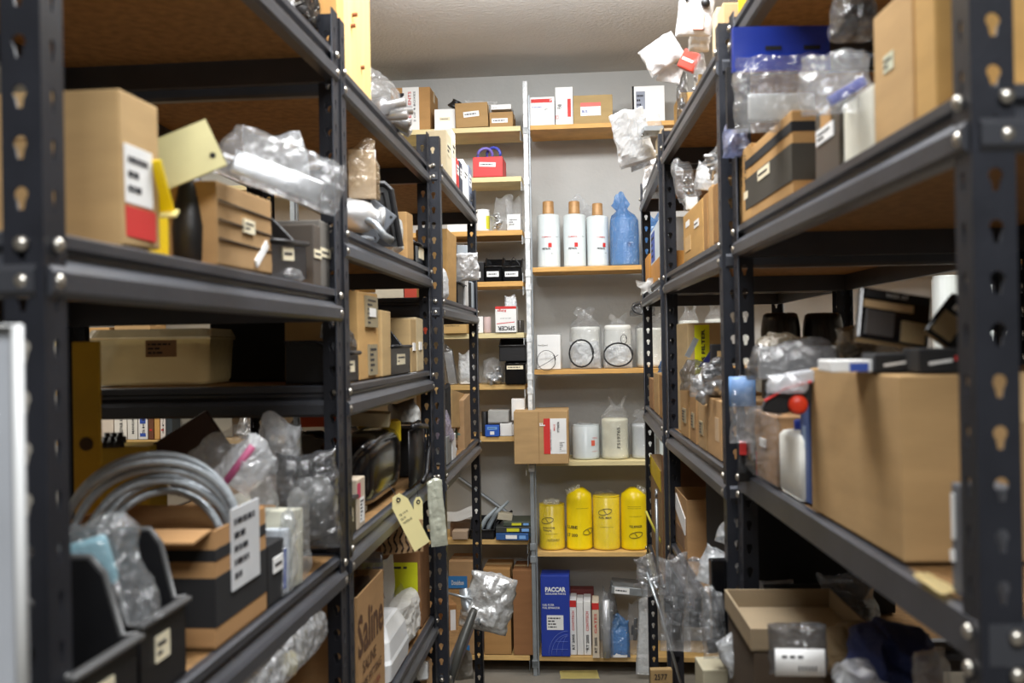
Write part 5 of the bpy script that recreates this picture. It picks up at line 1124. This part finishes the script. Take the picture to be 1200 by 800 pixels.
# lower shelf of near right bay
z = ZR1['E']
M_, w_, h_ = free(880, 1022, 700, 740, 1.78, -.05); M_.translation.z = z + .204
carton('added dark brown box supporting the shallow tray', (Matrix.Translation((M_.translation.x, 1.785, z + .003)) @ Matrix.Rotation(-.05, 4, 'Z'), w_ * .95, .198), .28, (84, 70, 56), tape=False)  # added support, coloured dark brown for the darkness below the tray rim
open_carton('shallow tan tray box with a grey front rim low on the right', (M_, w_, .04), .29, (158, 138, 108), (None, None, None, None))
bag('printed clear bag with a white barcode label low on the right', free(904, 972, 735, 796, 1.55, -.1), .05, CLRG, crum=.008, inner=(MB().box(-.04, .035, -.032, -.03, .008, .05), PAPER), pinch=.1)[0].name
label_bag = bpy.data.objects[[ob.name for ob in C.objects if ob.get('label', '').startswith('printed clear bag')][0]]
q = MB(); [q.box(-.03 + .012 * k, -.022 + .012 * k, -.0332, -.0322, .036, .040) for k in range(3)]; [q.box(-.005 + .005 * k, -.003 + .005 * k, -.0332, -.0322, .016, .024) for k in range(6)]; part(label_bag.children[0], 'print', q.mesh('print', INK))
BLUEF = mat('navy_fabric', (24, 40, 92), .8, 0, .15, 12, .2, 60)
bag('navy blue cloth bag slumped low near the end post', free(1012, 1118, 752, 830, 1.5, -.1), .2, BLUEF, crum=.03, pinch=.6, name='cloth_bag')
bag('brown paper bag crumpled beside the navy cloth', free(968, 1040, 738, 800, 1.7, -.1), .12, mat('brown_paper', (110, 92, 64), .8, 0, .15, 12, .4, 30), crum=.02, name='paper_bag')
bag('white film scrap lying on the navy cloth', free(1078, 1118, 765, 812, 1.38, -.1), .06, CLR, crum=.02, name='plastic_film', cat='film')
bag('grey crumpled film at the low corner beside the barcode bag', free(980, 1050, 782, 830, 1.5, -.1), .08, CLRW, crum=.02, name='plastic_film', cat='film')
bag('tangle of clear film behind the shallow tray', free(970, 1040, 672, 742, 2.12, 0), .12, CLRG, crum=.03, name='plastic_film', cat='film', inner='dark')
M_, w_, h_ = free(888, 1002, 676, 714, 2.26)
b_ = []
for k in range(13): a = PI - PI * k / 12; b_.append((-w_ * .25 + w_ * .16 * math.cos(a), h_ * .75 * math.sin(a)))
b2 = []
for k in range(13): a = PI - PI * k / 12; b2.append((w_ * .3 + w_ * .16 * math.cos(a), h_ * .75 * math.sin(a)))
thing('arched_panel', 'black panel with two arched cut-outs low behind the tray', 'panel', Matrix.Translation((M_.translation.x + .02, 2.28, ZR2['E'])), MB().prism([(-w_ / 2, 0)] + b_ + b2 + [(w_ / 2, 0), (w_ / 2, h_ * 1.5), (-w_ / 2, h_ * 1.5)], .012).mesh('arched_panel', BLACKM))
M_, w_, h_ = free(905, 985, 610, 645, 2.3)
q = MB(); rn = random.Random(9)
for k in range(7):
    x0 = rn.uniform(-.4, .4) * w_; q.tube([(x0, 0, 0), (x0 + rn.uniform(-.03, .03), .01, h_ * .5), (x0 + rn.uniform(-.05, .05), .0, h_ * rn.uniform(.5, 1.1))], .002, 5)
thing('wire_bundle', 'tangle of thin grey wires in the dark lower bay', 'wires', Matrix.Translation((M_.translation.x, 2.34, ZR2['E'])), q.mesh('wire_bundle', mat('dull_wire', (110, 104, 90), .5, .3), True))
carton('black crate added to darken the back of the lower right bay', (Matrix.Translation((.74, 2.42, ZR2['E'] + .003)) @ Matrix.Rotation(.0, 4, 'Z'), .36, .30), .5, m=BLACKM, tape=False, name='dark_filler', cat='filler')  # solid black block added so the back of this bay reads dark
for xl, xr, k in ((890, 934, 'first'), (968, 1002, 'second')): bag(k + ' rounded dusty clear bag seen through an arch of the black panel', (lambda q: (Matrix.Translation((q[0].translation.x, 2.33, ZR2['E'] + .003)), q[1], .1))(free(xl, xr, 676, 712, 2.34)), .06, CLRW, crum=.006, pinch=.2, inner='card')
# ================================================================== RIGHT RACK, MIDDLE BAY
z = ZR2['A']
for k, (xa, xb, yt, col, lab) in enumerate(((843, 836, 0, (226, 184, 130), 'tall light card sheet standing by the rack joint'), (834, 829, 8, (232, 204, 160), 'second tall pale card sheet on the top right shelf'))):
    carton(lab, slot(FR2, xa, xb, yt, z=z, i=.0), .2, col, tape=False, name='card_sheet', cat='card')
def hang(label, xl, xr, yt, yb, Y, m=PAPER, rot=(0, 0, 0), inner=None, **k): return bag(label, free(xl, xr, yt, yb, Y, k.pop('rz', -.3)), k.pop('t', .04), m, rot=rot, inner=inner, **k)
WF = mat('white_pouch_film', (236, 238, 240), .4, 0, .04, 6, .3, 20)
o, D = hang('white display pouch with a round hook hole at the ceiling end of the shelf', 790, 832, -14, 40, 2.6, WF, (0, 6, 0), crum=.006, pinch=.2)
patch(o, (D[0], D[1], D[2]), 'F', .25, .72, .06, .16, BLACKM, 'hang_slot', .03, rot=-20); part(o, 'stopper', MB().lathe([(.012, 0), (.012, .012), (.008, .016)], 14, Matrix.Translation((D[0] * .3, -.02, D[2] * .66)) @ Matrix.Rotation(PI / 2, 4, 'X')).mesh('stopper', BLACK, True)); patch(o, D, 'F', .5, .1, .3, .35, mat('dusty_pink', (196, 150, 140)), 'contents_window', .024)
hang('pointed white envelope reaching over the aisle', 760, 806, 40, 76, 2.9, WF, (0, -28, 0), crum=.008, pinch=.1, inner='card')
hang('thin white sheet drooping under the pointed envelope', 768, 796, 74, 96, 2.95, WF, (0, 14, 0), crum=.008, pinch=.1, t=.012)
hang('white pouch folded against the card sheets', 806, 830, 38, 58, 2.65, WF, (0, 4, 0), crum=.01, pinch=.1)
o, D = carton('orange-red printed pack hanging among the white pouches', free(792, 812, 58, 80, 2.8, -.3), .03, m=mat('orange_red_card2', (222, 66, 44), .45), tape=False, rot=(0, 28, 0), name='red_pack', cat='pack'); patch(o, D, 'F', .1, .4, .7, .15, PAPER, 'print_panel', .001)
M_, w_, h_ = slot(FR2, 812, 802, 78, z=z, i=.0); thing('brass_strut', 'brass coloured damper rod standing on the top right shelf', 'damper', M_ @ Matrix.Translation((0, .02, 0)), MB().lathe([(.012, 0), (.012, h_ * .6), (.006, h_ * .62), (.006, h_)], 14).mesh('brass_strut', mat('brass', (196, 160, 100), .3, .7), True))
hang('smoky bag with a curved handle on the top right shelf', 792, 806, 82, 138, 2.95, CLRG, crum=.01, inner='dark')
hang('clear bag standing between rod and card sheets', 812, 826, 58, 110, 2.75, CLR, crum=.01, inner='metal')
carton('bright ochre carton on the top shelf of the right rack', slot(FR2, 793, 785, 108, z=z, i=.0), .14, (226, 176, 98), tape=False)
o, D = carton('yellow bag-like carton on the top shelf next to the rack joint', slot(FR1, 880, 858, -60, z=ZR1['A'], i=.0), .16, m=mat('deep_yellow_plastic', (240, 196, 20), .4), tape=False, name='yellow_pack', cat='pack')
z = ZR2['B']
o, D = carton('wide tan carton with two small stickers beside the far post', slot(FR2, 818, 796, 232, z=z, i=.0), .16, (214, 164, 92), tape=False)
patch(o, D, 'F', .15, .7, .2, .12, PAPER, 'sticker', .001); patch(o, D, 'F', .6, .55, .22, .14, PAPER, 'sticker', .001, lines=1); patch(o, D, 'F', .1, .2, .3, .3, kraft((226, 184, 122)), 'pale_patch', .001)
for k, (xa, xb, yt, col, lab) in enumerate(((823.5, 819, 226, (180, 132, 76), 'thin brown carton'), (829, 824.5, 216, (202, 156, 96), 'thin film-wrapped carton'), (834.5, 830, 214, (160, 116, 66), 'thin dark carton'), (842, 835.5, 208, (214, 176, 120), 'thin pale carton'))):
    carton(lab + ' in the row on the upper right shelf', slot(FR2, xa, xb, yt, z=z, i=.0), .18, col, tape=False, name='thin_carton', soft=.002, group='thin cartons in a row')
for k, (xl, xr, yt, yb, Y, ry, inn, lab) in enumerate(((794, 822, 180, 232, 2.95, -18, 'metal', 'clear bag with a white knob lying on the wide tan carton'), (812, 842, 184, 222, 2.6, 10, 'card', 'white and clear pouch draped over the thin cartons'), (818, 842, 160, 196, 2.5, 35, 'metal', 'silver pouch pointing up behind the rack joint'), (800, 820, 222, 246, 2.85, 0, 'box', 'little bag of cream rubber parts over the tan carton'))):
    bag(lab, free(xl, xr, yt, yb, Y, -.3), .05, CLR if k != 1 else CLRW, rot=(0, ry, 0), inner=inn, crum=.012)
z = ZR2['D']
for k, (xa, xb, yt, col, lab) in enumerate(((806, 797, 458, (190, 146, 90), 'battered tan carton'), (815, 808, 462, (178, 134, 84), 'brown carton'), (826, 817, 474, (200, 160, 108), 'film-covered tan carton'))):
    o, D = carton(lab + ' in the row on the middle right shelf', slot(FR2, xa, xb, yt, z=z, i=.01), .2, col, tape=False, soft=.003, group='tan cartons in a row on the middle shelf'); patch(o, D, 'F', .3, .3, .4, .3, mat('grey_panel_print', (150, 138, 110), .7), 'printed_panel', .003, lines=4)
o, D = carton('square tan carton with a pale smear beside the rack joint', slot(FR2, 844, 828, 470, z=z, i=.01), .15, (200, 156, 104), tape=False); patch(o, D, 'F', .6, .3, .25, .4, kraft((216, 184, 144)), 'pale_smear', .001)
o, D = carton('red plastic pack with a white flash at the rack joint', slot(FR1, 862, 846, 520, z=ZR1['D'] , i=.0), .05, m=mat('signal_red_plastic', (214, 40, 40), .4), tape=False, name='red_pack', cat='pack'); patch(o, D, 'F', .7, .4, .25, .4, PAPER, 'flash', .001, rot=30)
M_, w_, h_ = free(866, 888, 505, 566, 2.05, -.2); o, D = bag('black pouch with a red spot leaning behind the rack post', (M_, w_, h_), .04, BLACKM, crum=.006, pinch=.5, name='black_pouch', cat='pouch'); patch(o, D, 'F', .05, .55, .35, .25, REDP, 'red_spot', .024)
bag('clear wrapped hardware heaped over the tan cartons', free(808, 852, 438, 466, 2.5, -.2), .1, CLR, inner='metal', crum=.02, rot=(0, 0, 0))
bag('clear zip bags spread on the cartons by the far post', free(796, 836, 420, 458, 2.85, -.2), .08, CLRG, inner='dark', crum=.02)
bag('black-striped clear pouch above the tan cartons', free(824, 856, 420, 446, 2.4, -.2), .05, CLRG, inner='dark', crum=.012, rot=(0, -12, 0))
M_, w_, h_ = free(806, 852, 378, 470, 3.05, 0); M_.translation.z = z; hh = zat(824, 378, 3.05) - z
o, D = carton('tan box with a fluorescent yellow text label behind the bagged parts', (M_, w_, hh), .2, (202, 172, 122), tape=False)
patch(o, D, 'F', .18, .52, .38, .46, mat('fluorescent_label', (232, 236, 20), .5), 'yellow_label', .001); letter(o, D, 'F', 'NESS FILTER', .44, .54, .4, .09, INK, 90, .03, .002); letter(o, D, 'F', 'M', .4, .32, .1, .14, mat('orange_print', (200, 130, 60)), 0, .03)
M_, w_, h_ = free(818, 838, 408, 430, 2.9); thing('blue_triangle', 'small navy pennant card propped up among the bags', 'card', M_, MB().prism([(-w_ / 2, 0), (w_ / 2, 0), (w_ * .35, h_)], .004).mesh('blue_triangle', mat('navy_print', (40, 46, 110), .5)))
M_, w_, h_ = free(798, 812, 398, 418, 2.9); thing('steel_shim', 'thin steel shim sticking up from the clear bags', 'shim', tiltM(M_, 0, 28, 0), MB().box(-.008, .008, 0, .002, 0, .06).mesh('steel_shim', GALV))
o, D = carton('black slotted card pack beside the rack post', free(834, 866, 403, 426, 2.55), .03, m=BLACKM, tape=False, name='slotted_pack', cat='pack'); patch(o, D, 'F', .2, .35, .6, .3, kraft((206, 170, 110)), 'tan_strip', .001)
z = ZR2['E']
o, D = open_carton('open tan box with a white slip below the middle shelf', slot(FR2, 805, 786, 586, z=z, i=.02), .24, (196, 150, 98), (None, None, None, None)); patch(o, D, 'F', .1, .5, .8, .3, PAPER, 'slip', .003, rot=-12); patch(o, D, 'F', .1, .1, .7, .3, mat('brown_panel', (130, 100, 74)), 'brown_panel', .002)
# hanging bags over the lower beam
for k, (xl, xr, yt, yb, Y, inn, m, ry, lab) in enumerate((
    (772, 808, 648, 766, 2.62, 'dark', CLR, 0, 'clear bag of black strips hanging over the low beam'),
    (798, 840, 655, 768, 2.42, 'dark', CLR, 2, 'clear bag of white rods hanging beside the black-strip bag'),
    (812, 858, 642, 690, 2.36, 'card', CLRW, 20, 'empty milky bag peaking above the hanging row'),
    (824, 852, 690, 776, 2.16, 'dark', CLR, -3, 'bag with a grey ball-shaped part at the bottom of the row'),
    (752, 778, 650, 700, 3.0, 'metal', CLR, -14, 'small faceted clear bag caught on the middle bay beam'),
    (854, 898, 742, 792, 2.0, 'card', CLRW, -24, 'white-lined clear pouch below the rack post'),
    (836, 862, 606, 640, 2.3, None, CLRW, 20, 'white curled film tucked under the beam'))):
    bag(lab, free(xl, xr, yt, yb, Y, -.2), .05, m, rot=(0, ry, 0), inner=inn, crum=.014, pinch=.5)
o, D = carton('black case with rounded corners hanging beside the rack post', free(834, 854, 656, 756, 2.24), .03, m=BLACKG, tape=False, name='black_case', cat='case', soft=.003)
M_, w_, h_ = free(776, 792, 640, 800, 2.9); thing('metal_strip', 'long thin bent steel strip leaning in the aisle corner', 'strip', M_, MB().tube([(-.05, .1, .3), (-.02, .05, .2), (.03, 0, 0)], .004, 8).mesh('metal_strip', GALV, True))
carton('pale carton at the foot of the rack below the hanging bags', free(824, 862, 784, 840, 2.25), .1, (190, 180, 150), tape=False)
o, D = carton('tan card with handwritten numbers at the foot of the rack', free(763, 788, 784, 815, 3.2), .03, (196, 160, 104), tape=False, name='hand_marked_card', cat='card', soft=.003); letter(o, D, 'F', '2577', .15, .62, .6, .22, INK, 0, .01); letter(o, D, 'F', '5L 77', .2, .3, .6, .2, INK, 0, .01)

# ================================================================== RIGHT RACK, FARTHEST BAY
z = ZR3['A']
hang('big white plastic sack hanging over the far top shelf', 724, 768, 122, 190, 3.7, WF, (0, -14, 0), crum=.02, pinch=.3, t=.08)
hang('clear pouch with grey tubes lying on the white sack', 746, 778, 132, 160, 3.6, CLR, (0, -6, 0), inner='metal', crum=.008)
hang('grey film bag drooping below the white sack', 738, 764, 168, 196, 3.75, CLRG, (0, -18, 0), crum=.014)
hang('second white sack tucked behind the card sheet', 752, 776, 175, 232, 4.1, WF, (0, 0, 0), crum=.02, pinch=.3)
carton('tan curved card sheet on the far top shelf', slot(FR3, 777, 773, 138, z=z, i=.0), .14, (206, 160, 104), tape=False, name='card_sheet', cat='card')
carton('pale card sheet with rounded edge on the far top shelf', slot(FR3, 770, 764.5, 150, z=z, i=.0), .14, (222, 200, 160), tape=False, name='card_sheet', cat='card')
M_, w_, h_ = free(755, 778, 147, 153, 3.55); carton('grey tray edge sticking out above the card sheets', (M_, w_, h_), .1, m=GALV, tape=False, name='metal_tray', cat='tray')
M_, w_, h_ = slot(FR3, 757, 753, 198, z=z, i=.0); thing('orange_stopper', 'small orange cap at the end of the far top shelf', 'cap', M_, MB().lathe([(.02, 0), (.02, .02), (.012, .03)], 14).mesh('orange_stopper', mat('orange_plastic', (236, 150, 50), .4), True))
z = ZR3['B']
o, D = carton('orange-brown box at the end of the far right shelf', slot(FR3, 775, 759, 293, z=z, i=.0), .2, (206, 144, 66), tape=False, m=mat('orange_brown_card', (206, 144, 66), .7)); TOPB = z + D[2]
carton('narrow orange-brown box beside it at the shelf end', slot(FR3, 757.5, 753, 297, z=z, i=.0), .18, tape=False, m=mat('orange_brown_card', (206, 144, 66), .7))
o, D = carton('white and blue printed box on top of the orange-brown box', slot(FR3, 774, 762, 254, z=TOPB, i=.02), .1, m=mat('pale_blue_white', (208, 220, 228), .5), tape=False); patch(o, D, 'F', .1, .1, .35, .8, BLUEP, 'print_panel', .001, lines=4)
sheet('crumpled white paper tucked under the orange-brown box', free(747, 768, 326, 342, 3.95, -.3), crum=.02, t=.002, rot=(-20, 0, 0))
z = ZR3['D']
for k, (xa, xb, yt, col, lab) in enumerate(((778, 774, 436, (196, 150, 92), 'thin tan carton'), (773, 769, 440, (184, 136, 80), 'thin orange-brown carton'), (767.5, 763, 438, (204, 162, 104), 'thin pale tan carton'), (761.5, 757.5, 444, (176, 130, 84), 'thin creased brown carton'))):
    carton(lab + ' in the far bay row', slot(FR3, xa, xb, yt, z=z, i=.0), .16, col, tape=False, soft=.002, name='thin_carton', group='thin cartons in the far bay')
bag('blue and clear bag above the thin cartons of the far bay', slot(FR3, 776, 760, 418, z=z + .1, i=.05), .08, CLRB, crum=.014)
z = ZR3['E']
M_, w_, h_ = slot(FR3, 775, 760, 552, z=z, i=.02)
o, D = carton('yellow-edged tall carton in the far right bay', (M_, w_, h_), .05, (160, 126, 84), tape=False, rot=(0, 0, 0)); patch(o, D, 'F', 0, .8, 1, .2, YC, 'yellow_end', .001)
o, D = carton('brown board standing beside the yellow-edged carton', slot(FR3, 781, 776, 540, z=z, i=.01), .2, (150, 104, 70), tape=False, name='brown_board', cat='board')
M_, w_, h_ = slot(FR3, 772, 768, 570, z=z, i=-.01); o = thing('eye_rod', 'silver eye rod hanging in front of the yellow-edged carton', 'rod', M_, MB().tube([(0, 0, 0), (0, 0, h_ * .85)], .006, 8).mesh('eye_rod', GALV, True)); part(o, 'eye', MB().tube([(.012 * math.cos(t), 0, h_ * .9 + .012 * math.sin(t)) for t in [2 * PI * k / 14 for k in range(14)]], .005, 7, True).mesh('eye', GALV, True))
M_, w_, h_ = free(756, 782, 600, 640, 3.9); thing('yellow_strip', 'long yellow strip leaning down into the aisle corner', 'strip', M_, MB().tube([(-.04, 0, .14), (-.005, 0, .06), (.05, 0, -.04)], .005, 6).mesh('yellow_strip', mat('lime_strip', (200, 190, 70), .5), True))
sheet('yellow sheet of paper lying on the floor under the lowest board', (Matrix.Translation((.32, 5.12, .002)), .2, .12), mat('yellow_paper', (228, 214, 140), .8), rot=(-89, 0, 0), crum=.004, t=.001)


# ------------------------------------------------------------------ light and camera
def area(name, loc, rot, sx, sy, power, col=(.97, .985, 1)):
    l = bpy.data.lights.new(name, 'AREA'); l.shape = 'RECTANGLE'; l.size = sx; l.size_y = sy; l.energy = power; l.color = col
    o = bpy.data.objects.new(name, l); C.objects.link(o); o.location = loc; o.rotation_euler = rot; return o
area('ceiling_tube_light', (.15, 4.02, CEIL - .09), (R(26), 0, 0), 1.5, .2, 19)
area('ceiling_tube_light', (.1, 2.0, CEIL - .03), (0, 0, 0), .7, .9, 32)
area('ceiling_tube_light', (.1, -.6, CEIL - .03), (0, 0, 0), 1.2, .9, 46)
area('ceiling_tube_light', (-2.3, 3.4, CEIL - .05), (0, 0, 0), .3, 2.4, 34, (1, .95, .86))
area('ceiling_tube_light', (2.2, 3.6, CEIL - .05), (0, 0, 0), .3, 2.4, 26, (1, .95, .86))
area('ceiling_fill_uplight', (.1, 1.6, CEIL - .45), (PI, 0, 0), .3, 3.0, 9)  # added fill aimed upward to brighten the ceiling, not a separate fixture
w = bpy.data.worlds.new('World'); bpy.context.scene.world = w; w.use_nodes = True
w.node_tree.nodes['Background'].inputs[0].default_value = (.9, .95, 1, 1); w.node_tree.nodes['Background'].inputs[1].default_value = .3
cam = bpy.data.cameras.new('Camera'); co = bpy.data.objects.new('Camera', cam); C.objects.link(co)
co.matrix_world = Matrix.Translation((0, 0, EYE)) @ Matrix.Rotation(PI / 2 + math.atan(4 / FPX), 4, 'X') @ Matrix.Rotation(-math.atan(TILT), 4, 'Z')
cam.sensor_width = 36; cam.lens = 36 * FPX / 1200; cam.clip_start = .05
cam.dof.use_dof = True; cam.dof.focus_distance = 4.6; cam.dof.aperture_fstop = 4.0
sc = bpy.context.scene; sc.camera = co
sc.view_settings.view_transform = 'Standard'; sc.view_settings.look = 'None'; sc.view_settings.gamma = 1; sc.view_settings.use_curve_mapping = False
sc.view_settings.exposure = 0.88
sc.cycles.transparent_max_bounces = 24
